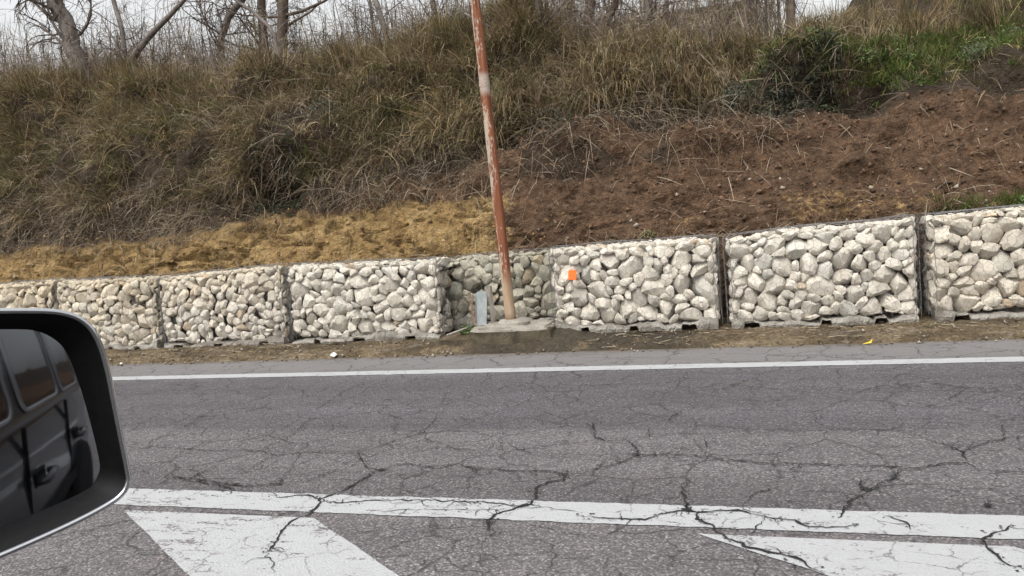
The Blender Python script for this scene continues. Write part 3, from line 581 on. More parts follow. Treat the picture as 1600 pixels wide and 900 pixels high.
# ------------------------------------------------------------------ small things by the wall
mk = MB().box((0, 0, 0), (.092, .012, .115)).box((0, .02, 0), (.02, .03, .02)).build('orange_marker', MT['orange'], None, loc=(-1.98, 8.645, .815), label='small square orange plastic marker on the white stones', cat='marker')
mk.rotation_euler = (math.radians(-4), math.radians(4), math.radians(8)); bv = mk.modifiers.new('bevel', 'BEVEL'); bv.width = .004; bv.segments = 2
def board(name, p0, p1, w, th, mat, label, yaw=0, cat='board'):
    a, b = Vector(p0), Vector(p1); L = (b-a).length; n = 9; v = []; r = random.Random(label)
    for i in range(n):
        z = L*i/(n-1); j = r.uniform(-.05, .05)*w; t = r.uniform(-.3, .1)*w*(i == n-1)
        v += [(-w/2+j, -th/2, z), (w/2+j, -th/2, z+t), (w/2+j, th/2, z+t), (-w/2+j, th/2, z)]
    f = [(4*i+k, 4*i+(k+1) % 4, 4*i+4+(k+1) % 4, 4*i+4+k) for i in range(n-1) for k in range(4)]+[(3, 2, 1, 0), tuple(4*n-4+k for k in range(4))]
    o = link(name, mesh(v, f), mat, None, a, label=label, cat=cat)
    o.rotation_euler = ((b-a).to_track_quat('Z', 'Y').to_matrix() @ Matrix.Rotation(yaw, 3, 'Z')).to_euler(); return o
board('plank', (-3.25, 8.80, .22), (-3.36, 8.95, .66), .035, .02, MT['oldrust'], 'narrow rust-eaten strip leaning left beside the grey board', .2)
board('grey_board', (-3.185, 8.83, .25), (-3.225, 9.05, .64), .125, .022, MT['slate'], 'wide dark grey board propped against the recessed gabion', -.15)
board('grey_board', (-3.26, 8.90, .25), (-3.30, 9.1, .63), .06, .018, MT['slate'], 'slim grey board half hidden behind the wide grey board', .1)
board('wooden_post', (-3.07, 8.93, .2), (-3.10, 8.99, .72), .04, .04, MT['postw'], 'short weathered grey stake nearest the rusty pole', .3, 'post')
board('slat', (-3.50, 8.47, .20), (-3.27, 8.60, .27), .03, .014, MT['postw'], 'pale thin slat lying at the left foot of the plinth', .3, 'slat')
board('slat', (-5.24, 8.60, .17), (-4.92, 8.58, .165), .035, .014, MT['postw'], 'pale slat lying on the verge below the fourth gabion', .9, 'slat')
lump([(-3.72, 8.42), (-3.3, 8.36), (-3.2, 8.44), (-3.3, 8.56), (-3.66, 8.56)], .04, .145, .03, 'stone_slab', MT['damp'], None, 14); tag(bpy.context.scene.objects['stone_slab'], 'flat broken slab lying on the verge left of the plinth', 'slab')
def pebble(loc, r, mat, seed):
    rg = np.random.default_rng(seed); d = rg.normal(size=(26, 3)); d /= np.linalg.norm(d, axis=1)[:, None]
    import bmesh
    bm = bmesh.new(); [bm.verts.new(p*np.array((1.15, .9, .75))*r*rg.uniform(.85, 1.1)) for p in d]; bmesh.ops.convex_hull(bm, input=bm.verts)
    me = bpy.data.meshes.new('p'); bm.to_mesh(me); bm.free(); me.materials.append(mat); return me
for nm, loc, r, lb in (('loose_stone', (-4.90, 8.25, .045), .042, 'single white stone on the road edge below the fourth gabion'), ('loose_stone', (-8.28, 8.20, .018), .026, 'small white stone at the road edge right of the mirror'), ('loose_stone', (-8.05, 8.20, .016), .022, 'smaller white stone next to the other one near the mirror')):
    link(nm, pebble(loc, r, MT['white'], int(abs(loc[0])*100)), None, None, loc, label=lb, cat='stone', group='white stones at the road edge')
v = [(-.045, 0, 0), (0, -.016, .008), (.035, -.01, .012), (.045, .0, .05), (.022, .012, .02), (0, .014, .006)]
lf = link('fallen_leaf', mesh(v+[(x, y, z-.003) for x, y, z in v], [(0, 1, 4, 5), (1, 2, 3, 4), (6, 11, 10, 7), (7, 10, 9, 8), (0, 6, 7, 1), (1, 7, 8, 2), (2, 8, 9, 3), (3, 9, 10, 4), (4, 10, 11, 5), (5, 11, 6, 0)]), MT['yellow'], None, (1.01, 8.20, .006), label='curled yellow leaf lying at the road edge', cat='leaf')

# ------------------------------------------------------------------ grasses and stalks
def blades(base, d0, L, Wd, droop, col, mat, name, **kw):
    """curved tapering blades: three segments each, all in one mesh"""
    n = len(base); d0 = d0/(np.linalg.norm(d0, axis=1)[:, None]+1e-9)
    rv = RNG.normal(size=(n, 3)); side = np.cross(d0, rv); side /= np.linalg.norm(side, axis=1)[:, None]+1e-9
    g = np.array([0, -.12, -1.0]); V = np.zeros((n, 7, 3)); k = 0
    for s, w in ((0, .8), (.36, 1.), (.72, .7), (1., 0)):
        p = base+d0*(L*s)[:, None]+g*(droop*L*s*s)[:, None]
        if w: V[:, k] = p-side*(Wd*w/2)[:, None]; V[:, k+1] = p+side*(Wd*w/2)[:, None]; k += 2
        else: V[:, k] = p
    b = (np.arange(n)*7)[:, None]
    lo = np.concatenate([b+np.array([0, 1, 3, 2]), b+np.array([2, 3, 5, 4]), b+np.array([4, 5, 6])], 1).ravel()
    st = (np.arange(n)[:, None]*11+np.array([0, 4, 8])).ravel(); to = np.tile([4, 4, 3], n)
    c = np.ones((n, 7, 4)); c[:, :, :3] = col[:, None, :]
    return link(name, npmesh(V.reshape(-1, 3), lo, st, to, col=c.reshape(-1, 4)), mat, kind='stuff', **kw)
PAL = np.array([(.29, .215, .115), (.135, .110, .048), (.175, .120, .066), (.075, .058, .036), (.10, .115, .04), (.36, .29, .18), (.22, .175, .125)])   # straw, olive, brown, dark, green, pale straw, grey
def tufts(X, t, per, weights, lmin, lmax, wmin, wmax, up, out, spread, dmin, dmax, lift=0.):
    """tufts rooted at (X, t) on the bank; each tuft shares a colour family and a lean"""
    P, N, _ = surf(X, t); n = len(X); wt = weights/weights.sum(axis=1)[:, None]
    cs = np.array([RNG.choice(len(PAL), p=w) for w in wt]); idx = np.repeat(np.arange(n), per); m = len(idx)
    lean = RNG.normal(0, .35, (n, 3)); lean[:, 2] *= .3
    base = P[idx]+RNG.normal(0, .05, (m, 3))*np.array([1, .6, .6])+N[idx]*(lift-.03)
    d = N[idx]*out+np.array([0, 0, up])+lean[idx]+RNG.normal(0, spread, (m, 3))
    c2 = np.where(RNG.random(m) < .68, cs[idx], RNG.integers(0, len(PAL), m))
    col = PAL[c2]*(RNG.uniform(.5, 1.35, n)[idx]*RNG.uniform(.6, 1.4, m))[:, None]
    sc = (RNG.uniform(.6, 1.35, n)*np.where(RNG.random(n) > .93, 1.5, 1))[idx]
    return base, d, RNG.uniform(lmin, lmax, m)*sc, RNG.uniform(wmin, wmax, m), RNG.uniform(dmin, dmax, m), col
def cat(*a): return [np.concatenate(q) for q in zip(*a)]
def grass_field():
    n = 6000; X = RNG.uniform(-17, 5.6, n); g = GL_T(X)+.35*fbm(X*1.5, X*0, 41); t = g+(5.6-g)*RNG.random(n)**.9
    dens = np.where(X > .4, np.where(X > 2.2, .20, .26), np.where(X < -3.5, 1., .85))*np.clip(-.15+1.7*vnoise(X*1.1, t*1.6, 61), .06, 1); keep = RNG.random(n) < dens
    X, t = X[keep], t[keep]; gr = vnoise(X*.9, t*1.3, 62); rt = sstep(0, 1.5, X)
    w = np.stack([.30-.08*rt, .30+.3*gr+.05*rt, .25+0*X, .12+.15*(1-gr), .06+.16*sstep(.55, .8, gr)+.25*rt, .10+0*X, .05+0*X], 1)
    A = tufts(X, t, 30, w, .24, .62, .005, .011, .6, .75, .48, .25, 1.0)
    A = list(A); A[2] = A[2]*np.where(A[0][:, 0] > .6, .55, 1)
    n = 1500; X = RNG.uniform(-17, 1.6, n); t = RNG.uniform(4.6, 6.3, n)
    w = np.tile([.30, .34, .24, .06, .06, .10, .03], (n, 1)); B = tufts(X, t, 26, w, .22, .65, .006, .011, 1.2, .25, .32, .05, .6)
    B = list(B); B[2] = B[2]*np.where((B[0][:, 0] > -3.0) & (B[0][:, 0] < 1.2), .7, 1)
    n = 330; X = RNG.uniform(-6.8, -3.2, n); t = RNG.uniform(5.0, 6.4, n)
    w = np.tile([.24, .40, .24, .06, .10, .06, .03], (n, 1)); E2 = tufts(X, t, 26, w, .35, .8, .006, .011, 1.2, .2, .35, .05, .5)
    n = 380; X = RNG.uniform(.8, 6, n); t = RNG.uniform(5.25, 6.6, n)
    w = np.tile([.30, .34, .24, .06, .06, .10, .03], (n, 1)); C = tufts(X, t, 24, w, .25, .5, .005, .010, 1.2, .3, .3, .05, .5)
    n = 230; X = RNG.uniform(-4.6, -.1, n); t = GL_T(X)+RNG.uniform(.1, .9, n)                         # long pale blades combed over the edge
    w = np.tile([.5, .12, .15, .0, .05, .35, .05], (n, 1)); D = tufts(X, t, 22, w, .55, 1.0, .006, .010, .6, 1.0, .18, .5, 1.1)
    blades(*cat(A, B, C, D, E2), MT['grass'], 'dry_grass', label='long dry olive and straw grass hanging over the bank', cat='grass')
grass_field()
def brambles():
    """long arching stems over the grass and leaves tinted dark to deepen the shade in the hollows"""
    n = 5200; X = RNG.uniform(-17, 1.4, n); g = GL_T(X); t = g-.25+(6.0-g)*RNG.random(n); k = RNG.random(n) < (.15+1.0*sstep(.35, .75, vnoise(X*.8, t*1.2, 91))); X, t = X[k], t[k]; n = len(X)
    P, N, _ = surf(X, t); d = N*.5+np.array([0, 0, .45])+RNG.normal(0, .65, (n, 3))
    A = (P, d, RNG.uniform(.35, 1.15, n), RNG.uniform(.004, .008, n), RNG.uniform(.2, .9, n), np.array([(.17, .125, .085), (.10, .072, .05), (.27, .22, .165), (.20, .165, .10)])[RNG.integers(0, 4, n)])
    i = np.repeat(np.arange(n), 3); s = RNG.uniform(.3, .9, 3*n); dn = d/np.linalg.norm(d, axis=1)[:, None]
    q = P[i]+dn[i]*(A[2][i]*s)[:, None]+np.array([0, -.12, -1])*(A[4][i]*A[2][i]*s*s)[:, None]
    B = (q, dn[i]*.4+RNG.normal(0, .7, (3*n, 3)), RNG.uniform(.1, .4, 3*n), RNG.uniform(.003, .006, 3*n), RNG.uniform(.1, .7, 3*n), A[5][i])
    blades(*cat(A, B), MT['wood'], 'bramble_stems', label='arching bare bramble stems tangled through the dry grass', cat='brambles')
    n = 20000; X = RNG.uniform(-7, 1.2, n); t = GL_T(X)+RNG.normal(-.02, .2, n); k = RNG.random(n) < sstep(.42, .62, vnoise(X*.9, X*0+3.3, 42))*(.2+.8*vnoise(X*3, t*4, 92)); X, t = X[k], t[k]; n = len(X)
    P, N, _ = surf(X, t); d = N*.3+np.array([0, 0, -.2])+RNG.normal(0, .8, (n, 3))  # near-black leaf tints add shade colour to the hollow
    blades(P+N*RNG.uniform(0, .16, n)[:, None], d, RNG.uniform(.05, .16, n), RNG.uniform(.012, .03, n), RNG.uniform(0, .5, n), np.array([(.030, .036, .022), (.045, .042, .028), (.05, .06, .03), (.025, .022, .018)])[RNG.integers(0, 4, n)], MT['grass'], 'dark_undergrowth', label='leafy undergrowth, tinted dark as shade, in the hollow below the overhanging grass', cat='undergrowth')
brambles()
def green_field():
    spots = [(.95, 4.6, .3), (1.5, 4.5, .3), (1.95, 4.4, .25), (1.75, 4.75, .35), (2.7, 5.0, .3), (2.35, 4.6, .25), (2.6, 5.15, .3), (3.2, 5.2, .3), (3.2, 4.8, .3), (.3, 4.6, .2), (3.6, 5.4, .5), (4.2, 4.8, .5), (-6.0, 2.9, .12), (-4.3, 4.0, .3), (-9.5, 4.0, .5)]
    X = np.concatenate([RNG.normal(x, s*1.15, 80) for x, t, s in spots]); t = np.concatenate([RNG.normal(t, .6*s, 80) for x, t, s in spots])
    global PAL; old = PAL; PAL = np.array([(.09, .135, .03), (.12, .16, .036), (.06, .095, .026), (.16, .16, .05), (.10, .11, .042), (.24, .20, .09), (.05, .065, .025)])
    A = tufts(X, t, 26, np.tile([.25, .2, .15, .14, .12, .1, .05], (len(X), 1)), .08, .22, .006, .012, 1.0, .7, .5, .1, .6)
    X = np.concatenate([RNG.normal(2.25, .2, 40), RNG.normal(2.75, .12, 30)]); t = RNG.uniform(1.05, 1.3, 70)
    B = tufts(X, t, 20, np.tile([.35, .35, .1, .1, .05, .05, .0], (70, 1)), .08, .17, .004, .008, 1.1, .5, .5, .1, .4)
    PAL = old
    blades(*cat(A, B), MT['grass'], 'green_grass', label='patches of fresh green grass on the bank at the right', cat='grass')
green_field()
def thatch():
    n = 22000; X = RNG.uniform(-16, 3.2, n); g = GL_T(X); lo = np.where(X < -3.2, 1.75+.35*sstep(-9, -5, X), g-1.6)
    t = lo+(g+.35-lo)*RNG.random(n)**np.where(X < -3.2, .8, .45); keep = RNG.random(n) < (.25+1.1*vnoise(X*1.6, t*2.4, 71))*np.where(X < -3.2, 1, np.where(X < .5, .75, .10)); X, t = X[keep], t[keep]; n = len(X)
    P, N, _ = surf(X, t); d = RNG.normal(0, .8, (n, 3))+N*.35+np.array([0, -.1, -.25])
    col = np.array([(.25, .195, .135), (.165, .12, .08), (.10, .075, .052), (.30, .26, .20)])[RNG.choice(4, n, p=[.3, .34, .2, .16])]*RNG.uniform(.6, 1.3, n)[:, None]
    A = (P+N*RNG.uniform(0, .05, n)[:, None], d, RNG.uniform(.12, .5, n), RNG.uniform(.003, .007, n), RNG.uniform(.1, .8, n), col)
    m = 4200; X = RNG.uniform(-15, 5.5, m); t = 1.02+2.9*RNG.random(m)**1.1; k = RNG.random(m) < (.1+.9*vnoise(X*1.1, t*1.7, 72)); X, t = X[k], t[k]; m = len(X)      # stalks and roots on bare earth
    P, N, _ = surf(X, t); d = RNG.normal(0, .6, (m, 3))+N*.12+np.array([0, 0, -.35])
    B = (P+N*.015, d, RNG.uniform(.08, .45, m), RNG.uniform(.004, .008, m), RNG.uniform(0, .5, m), np.array([(.25, .195, .13), (.17, .12, .08), (.31, .26, .19), (.08, .06, .045)])[RNG.integers(0, 4, m)])
    m = 2600; X = RNG.uniform(-12, 4, m); t = RNG.normal(1.03, .06, m)                                                                                            # litter along the wall top
    P, N, _ = surf(X, t); C = (P+np.array([0, -.05, .02]), RNG.normal(0, .7, (m, 3))+np.array([0, 0, .2]), RNG.uniform(.05, .25, m), RNG.uniform(.003, .007, m), RNG.uniform(0, .4, m), np.array([(.24, .18, .12), (.15, .11, .075), (.32, .27, .2)])[RNG.integers(0, 3, m)])
    blades(*cat(A, B, C), MT['wood'], 'dead_stalks', label='tangled dead stalks, roots and thatch over the bare earth', cat='dead grass')
thatch()
def soil_bits():
    n = 9000; X = RNG.uniform(-14, 5.5, n); t = 1.02+3.0*RNG.random(n); k = (t < GL_T(X)+.1) & (RNG.random(n) < .25+vnoise(X*1.4, t*2, 97)); k &= ~((X < -2.8) & (t < 2.2) & (RNG.random(n) < .6)); X, t = X[k], t[k]; n = len(X)
    P, N, _ = surf(X, t); r = .008+.030*RNG.random(n)**3.5
    o = np.array([(1, 0, 0), (.3, .95, 0), (-.8, .6, 0), (-.8, -.6, 0), (.3, -.95, 0), (0, 0, .9), (0, 0, -.9)]); V = P[:, None]+N[:, None]*.004+(o[None]+RNG.normal(0, .28, (n, 7, 3)))*r[:, None, None]
    f = np.array([(i, (i+1) % 5, 5) for i in range(5)]+[((i+1) % 5, i, 6) for i in range(5)]); lo = (np.arange(n)[:, None, None]*7+f).ravel(); k = n*10
    och = (X+RNG.normal(0, .4, n) < -2.7) & (t+RNG.normal(0, .2, n) < 2.2); c = np.ones((n, 7, 4))
    cc = np.where(och[:, None], np.array([(.22, .14, .055), (.13, .08, .035), (.31, .215, .10), (.17, .11, .05)])[RNG.integers(0, 4, n)], np.array([(.105, .062, .038), (.07, .042, .026), (.145, .088, .053), (.055, .038, .026)])[RNG.integers(0, 4, n)])
    pale = RNG.random(n) < .05; cc[pale] = (.28, .24, .19); r[pale] *= .6; c[:, :, :3] = cc[:, None]
    link('soil_crumbs', npmesh(V.reshape(-1, 3), lo, np.arange(k)*3, np.full(k, 3), col=c.reshape(-1, 4)), MT['wood'], kind='stuff', label='small clods and pebbles lying on the bare earth', cat='clods')
soil_bits()
def verge_litter():
    n = 2600; X = RNG.uniform(-11, 3.6, n); Y = 8.2+.5*RNG.random(n)**.8; Z = np.interp(Y-8.25, [-.1, 0, .06, .2, .45], [.003, .01, .05, .09, .135])+.012; k = RNG.random(n) < .15+vnoise(X*1.5, Y*3, 99); X, Y, Z = X[k], Y[k], Z[k]; n = len(X)
    d = RNG.normal(0, 1, (n, 3))*np.array([1, .7, .12]); blades(np.stack([X, Y, Z], 1), d, RNG.uniform(.03, .14, n), RNG.uniform(.003, .009, n), np.full(n, .02), np.array([(.22, .17, .11), (.14, .10, .06), (.30, .25, .18), (.09, .065, .045)])[RNG.integers(0, 4, n)], MT['wood'], 'verge_litter', label='dead stalks and leaf litter strewn along the verge', cat='litter')
    n = 1600; X = RNG.uniform(-11, 3.6, n); Y = 8.08+.6*RNG.random(n); Z = np.interp(Y-8.25, [-.1, 0, .06, .2, .45], [.003, .01, .05, .09, .135]); r = .004+.018*RNG.random(n)**4
    o = np.array([(1, 0, 0), (.3, .95, 0), (-.8, .6, 0), (-.8, -.6, 0), (.3, -.95, 0), (0, 0, .9), (0, 0, -.9)]); V = np.stack([X, Y, Z+r*.4], 1)[:, None]+(o[None]+RNG.normal(0, .25, (n, 7, 3)))*r[:, None, None]
    f = np.array([(i, (i+1) % 5, 5) for i in range(5)]+[((i+1) % 5, i, 6) for i in range(5)]); lo = (np.arange(n)[:, None, None]*7+f).ravel(); k = n*10; c = np.ones((n, 7, 4)); c[:, :, :3] = np.array([(.20, .17, .13), (.12, .09, .065), (.27, .24, .20), (.16, .125, .085)])[RNG.integers(0, 4, n)][:, None]
    link('verge_gravel', npmesh(V.reshape(-1, 3), lo, np.arange(k)*3, np.full(k, 3), col=c.reshape(-1, 4)), MT['wood'], kind='stuff', label='loose grit and small gravel along the road edge', cat='gravel')
verge_litter()

# ------------------------------------------------------------------ leafy weeds
def weed(X, t, R, n, cols, label, seed, leaf=(.02, .05), pos=None):
    rg = np.random.default_rng(seed)
    if pos is None: P, N, _ = surf(np.array([X]), np.array([t])); P, N = P[0], N[0]
    else: P, N = np.array(pos), np.array((0, -.5, .8))
    w = empty('weed', P, label=label, cat='weed', group='leafy weeds on the bank')
    V = []; F = []; C = []; mb = MB()
    for s in range(9):
        d = N*.6+np.array([0, 0, .5])+rg.normal(0, .5, 3); d /= np.linalg.norm(d); mb.tube([(0, 0, -.02), d*R*.5, d*R*.95+np.array([0, 0, -.1*R])], [.004, .003, .002], 4)
    for i in range(n):
        d = rg.normal(size=3); d /= np.linalg.norm(d); c = d*R*rg.random()**.4*np.array([1.2, .8, .8])+N*R*.5; L = rg.uniform(*leaf); a = rg.normal(size=3); a /= np.linalg.norm(a); b = np.cross(a, N+rg.normal(0, .5, 3)); b /= np.linalg.norm(b)+1e-6; q = np.cross(a, b)
        k = len(V); V += [c, c+a*L*.5+b*L*.32+q*L*.08, c+a*L, c+a*L*.5-b*L*.32+q*L*.08]; F += [(k, k+1, k+2), (k, k+2, k+3)]
        cc = np.array(cols[rg.integers(len(cols))])*rg.uniform(.7, 1.3); C += [(*cc, 1)]*4
    me = mesh(V, F); at = me.attributes.new('tint', 'FLOAT_COLOR', 'POINT'); at.data.foreach_set('color', np.array(C, np.float32).ravel())
    link('foliage', me, MT['leaf'], w, kind='stuff'); mb.build('stem', MT['bark2'], w, kind='stuff')
GRN = [(.065, .115, .028), (.095, .145, .036), (.045, .08, .026), (.13, .155, .042)]; DRK = [(.028, .042, .026), (.045, .06, .035), (.06, .065, .045), (.035, .05, .04)]
weed(3.05, 4.95, .24, 260, GRN, 'bright leafy weed clump on the bank near the top right corner', 1)
weed(3.55, 5.1, .22, 240, GRN, 'green weed clump cut by the right picture edge near the top', 2)
weed(2.0, 4.5, .17, 170, GRN, 'fresh green weed just above the red earth, right of centre of the green strip', 3)
weed(1.55, 4.4, .17, 170, GRN, 'yellow-green weed in the middle of the grassy strip over red earth', 4)
weed(.95, 4.55, .17, 160, GRN, 'green weed at the left end of the green strip, beside dark brambles', 5)
weed(2.95, 4.6, .18, 240, [(.06, .085, .045), (.09, .11, .06)], 'dull grey-green weed below the bright clump at upper right', 6)
weed(.45, 4.25, .24, 420, DRK, 'dark bramble mass under the crest right of the pole, near the green weeds', 7)
weed(-.1, 4.2, .26, 460, DRK, 'dark bramble mass hanging in the hollow left of the other brambles', 8)
weed(-2.6, 3.75, .26, 420, DRK, 'dark bramble in the hollow just right of the rusty pole', 9)
weed(-5.9, 3.6, .24, 380, DRK, 'dark ivy-like patch in the dry grass left of the pole', 10)
weed(2.75, 1.12, .12, 160, GRN, 'small green weed on the wall top above the rightmost gabion', 11, (.02, .045))
weed(0, 0, .10, 160, GRN[:3], 'little green weed tuft at the foot of the grey boards', 12, (.02, .05), pos=(-3.28, 8.62, .2))
weed(-1.2, 1.15, .09, 90, [(.12, .14, .05), (.2, .19, .08)], 'tiny olive weed on the wall top above the orange marker gabion', 13, (.015, .04))

# ------------------------------------------------------------------ bare trees
def tree(label, spine, r0, r1, bark, seed, nb=10, reach=1.6, twigs=8, top=2.6, limbs=(), droop=.15, cat='tree', name='bare_tree'):
    """spine: world points of the trunk; then a crown of branches and twigs above and along it"""
    rg = np.random.default_rng(seed); sp = [Vector(p) for p in spine]
    t = empty(name, sp[0], label=label, cat=cat, group='bare trees along the crest'); o = sp[0]
    d = (sp[-1]-sp[-2]).normalized()
    if top: 
        for k in range(4):
            d = (d+Vector(rg.normal(0, .10, 3))+Vector((0, 0, .08))).normalized(); sp.append(sp[-1]+d*top/4)
    seg = [0]
    for a, b in zip(sp, sp[1:]): seg.append(seg[-1]+(b-a).length)
    T = seg[-1]; pts = []; rad = []
    N = max(8, int(T/.2))
    for i in range(N+1):
        s = T*i/N; k = max(j for j in range(len(seg)) if seg[j] <= s+1e-9); k = min(k, len(sp)-2); a = (s-seg[k])/(seg[k+1]-seg[k])
        pts.append(sp[k].lerp(sp[k+1], a)+Vector(rg.normal(0, r0*.09, 3))); rad.append((r0+(r1-r0)*i/N)*(1+.35*max(0, 1-s/.35)))
    tb = MB().tube([p-o for p in pts], rad, 10); tb.build('trunk', MT[bark], t, smooth=True)
    br = MB(); tw = MB()
    def limb(p, d, L, r, lev):
        n = 5; q = [p]; 
        for i in range(n):
            d = (d+Vector(rg.normal(0, .17, 3))+Vector((0, 0, (.10 if lev < 2 else -droop)))).normalized(); q.append(q[-1]+d*L/n)
        (br if lev < 2 else tw).tube([x-o for x in q], [r*(1-.7*i/n) for i in range(n+1)], 5 if lev < 2 else 3, False)
        if lev < 3:
            for k in range(twigs if lev else twigs-1):
                i = rg.integers(1, n+1); dd = (d+Vector(rg.normal(0, .75, 3))).normalized(); limb(q[i], dd, L*rg.uniform(.3, .6), max(r*.45, .0032), lev+1)
    for k in range(int(nb*1.4)):
        f = rg.uniform(.12, 1)**1.2; i = int(f*N); a = rg.uniform(0, 2*math.pi); dd = Vector((math.cos(a), math.sin(a)*.8, rg.uniform(.1, .8))).normalized()
        limb(pts[i], dd, reach*rg.uniform(.5, 1.1)*(1-.3*f), max(rad[i]*.26, .008), 1)
    for lp, ra, rb in limbs:
        q = [Vector(p) for p in lp]; m = len(q); br.tube([x-o for x in q], [ra+(rb-ra)*i/(m-1) for i in range(m)], 8)
        for k in range(8):
            i = rg.integers(0, m-1); x = q[i].lerp(q[i+1], rg.random()); limb(x, Vector(rg.normal(0, 1, 3)).normalized(), rg.uniform(.4, 1.0), .008, 2)
    if br.v: br.build('branches', MT[bark], t, smooth=True, kind='stuff')
    if tw.v: tw.build('twigs', MT['bark2'], t, kind='stuff')
    return t
def ground_z(x, y):
    ts = np.linspace(4, 7.2, 200); P, _, _ = surf(np.full(200, x), ts); return float(np.interp(y, P[:, 1], P[:, 2]))
def root(x, y): return (x, y, ground_z(x, y)-.15)
tree('thick leaning grey trunk at the far left against the sky', [root(-13.05, 13.2), (-13.15, 13.2, 5.6), (-13.27, 13.2, 6.05), (-13.58, 13.2, 6.9)], .19, .10, 'bark', 1, 12, 1.8, 7, 2.6)
tree('low forked tree with a pale limb leaning right, second from left', [root(-11.8, 13), (-11.78, 13, 5.5), (-11.76, 13, 5.8), (-11.92, 13, 6.6)], .06, .03, 'bark', 2, 9, 1.4, 7, 1.8, limbs=[([(-11.8, 13, 5.15), (-11.45, 13, 5.5), (-11.06, 13, 5.78), (-10.6, 13, 6.05), (-10.2, 13.05, 6.35), (-9.6, 13.1, 7.0)], .075, .03), ([(-11.85, 13, 5.2), (-12.0, 13.05, 5.7), (-12.35, 13.1, 6.3)], .03, .012)])
tree('thick pale limb curving right, behind the scrub left of the big double trunk', [root(-10.75, 14.5), (-10.6, 14.5, 5.9), (-10.34, 14.5, 6.34), (-10.0, 14.5, 6.6)], .085, .06, 'bark', 3, 9, 1.5, 7, 2.2)
tree('big dark upright trunk with a branch reaching right, left of centre', [root(-8.62, 13.6), (-8.6, 13.6, 5.1), (-8.53, 13.6, 5.6), (-8.42, 13.6, 6.3)], .115, .08, 'bark2', 4, 11, 1.6, 7, 2.6, limbs=[([(-8.5, 13.6, 5.85), (-8.0, 13.5, 5.84), (-7.5, 13.5, 5.95), (-7.0, 13.5, 6.15), (-6.4, 13.5, 6.5)], .035, .015)])
tree('dark trunk standing just behind and left of the big double trunk', [root(-10.25, 15.5), (-10.2, 15.5, 6.2), (-10.16, 15.5, 7.0)], .11, .08, 'bark2', 5, 9, 1.6, 7, 2.2)
tree('slim pale curving sapling rooted on the slope left of the pole', [(-7.42, 12.0, 3.85), (-7.55, 12.1, 4.2), (-7.71, 12.1, 4.62), (-7.76, 12.1, 5.14), (-8.14, 12.1, 5.52), (-8.5, 12.1, 5.8)], .045, .02, 'bark', 6, 8, 1.0, 6, .8)
tree('slender pale trunk against the sky midway between double trunk and pole', [root(-6.5, 14.2), (-6.63, 14.2, 5.5), (-6.75, 14.2, 5.95), (-6.85, 14.2, 6.3)], .06, .045, 'bark', 7, 8, 1.3, 7, 2)
tree('thin dark sapling left of the slender pale trunk', [root(-7.0, 14.6), (-7.05, 14.6, 5.6), (-7.1, 14.6, 6.3)], .03, .02, 'bark2', 8, 7, 1.1, 6, 1.6)
tree('grey trunk just left of the rusty pole top', [root(-5.45, 14), (-5.54, 14.1, 4.95), (-5.56, 14.2, 5.5), (-5.6, 14.2, 6.0)], .06, .045, 'bark', 9, 8, 1.4, 7, 2)
tree('straight smooth grey trunk just right of the rusty pole', [root(-3.27, 12.6), (-3.24, 12.6, 4.1), (-3.18, 12.6, 4.6), (-3.13, 12.6, 5.3)], .062, .052, 'bark', 10, 7, 1.3, 6, 2.2, limbs=[([(-3.3, 12.5, 3.95), (-3.5, 12.4, 4.25), (-3.85, 12.3, 4.65), (-4.3, 12.3, 4.95)], .028, .014)])
tree('left-leaning trunk, first of the close group right of the straight trunk', [root(-2.75, 14.2), (-2.86, 14.2, 4.9), (-2.96, 14.2, 5.25), (-3.05, 14.2, 5.7)], .075, .06, 'bark2', 11, 8, 1.2, 7, 2)
tree('stout upright trunk in the middle of the close group', [root(-2.7, 14.4), (-2.68, 14.4, 4.8), (-2.62, 14.4, 5.2), (-2.55, 14.4, 5.8)], .10, .08, 'bark2', 12, 8, 1.2, 7, 2)
tree('mossy right-leaning trunk of the close group', [root(-2.5, 14.2), (-2.4, 14.2, 4.75), (-2.2, 14.2, 5.1), (-1.95, 14.2, 5.5)], .065, .05, 'bark2', 13, 8, 1.2, 7, 2)
tree('grey trunk with a crooked right branch, right of the close group', [root(-1.62, 14.2), (-1.6, 14.2, 4.6), (-1.54, 14.2, 5.0), (-1.55, 14.2, 5.5)], .085, .07, 'bark', 14, 8, 1.2, 7, 2, limbs=[([(-1.56, 14.1, 4.85), (-1.3, 14.0, 5.02), (-1.0, 14.0, 5.05), (-.7, 14.0, 5.2)], .025, .014)])
tree('narrow dark trunk next right of the crooked-branched one', [root(-1.37, 14.4), (-1.35, 14.4, 4.6), (-1.28, 14.4, 5.0), (-1.2, 14.4, 5.5)], .055, .045, 'bark2', 15, 7, 1.0, 6, 1.8)
for k, (x, y, r, lb) in enumerate([(.06, 15.2, .045, 'dark sapling at the right corner of the pale house'), (-.22, 15.6, .022, 'thin sapling in front of the pale house wall'), (.22, 15.0, .02, 'thin sapling next right of the house corner sapling'), (.42, 15.2, .022, 'second thin sapling right of the house corner'), (.62, 15.0, .018, 'third thin sapling right of the house corner'), (.82, 14.6, .07, 'broad dark trunk at the right end of the saplings')]):
    tree(lb, [root(x, y), (x+.01, y, 5.0), (x-.02, y, 5.6), (x-.03, y, 6.2)], r, r*.75, 'bark2', 30+k, 4, .7, 5, 1.8)
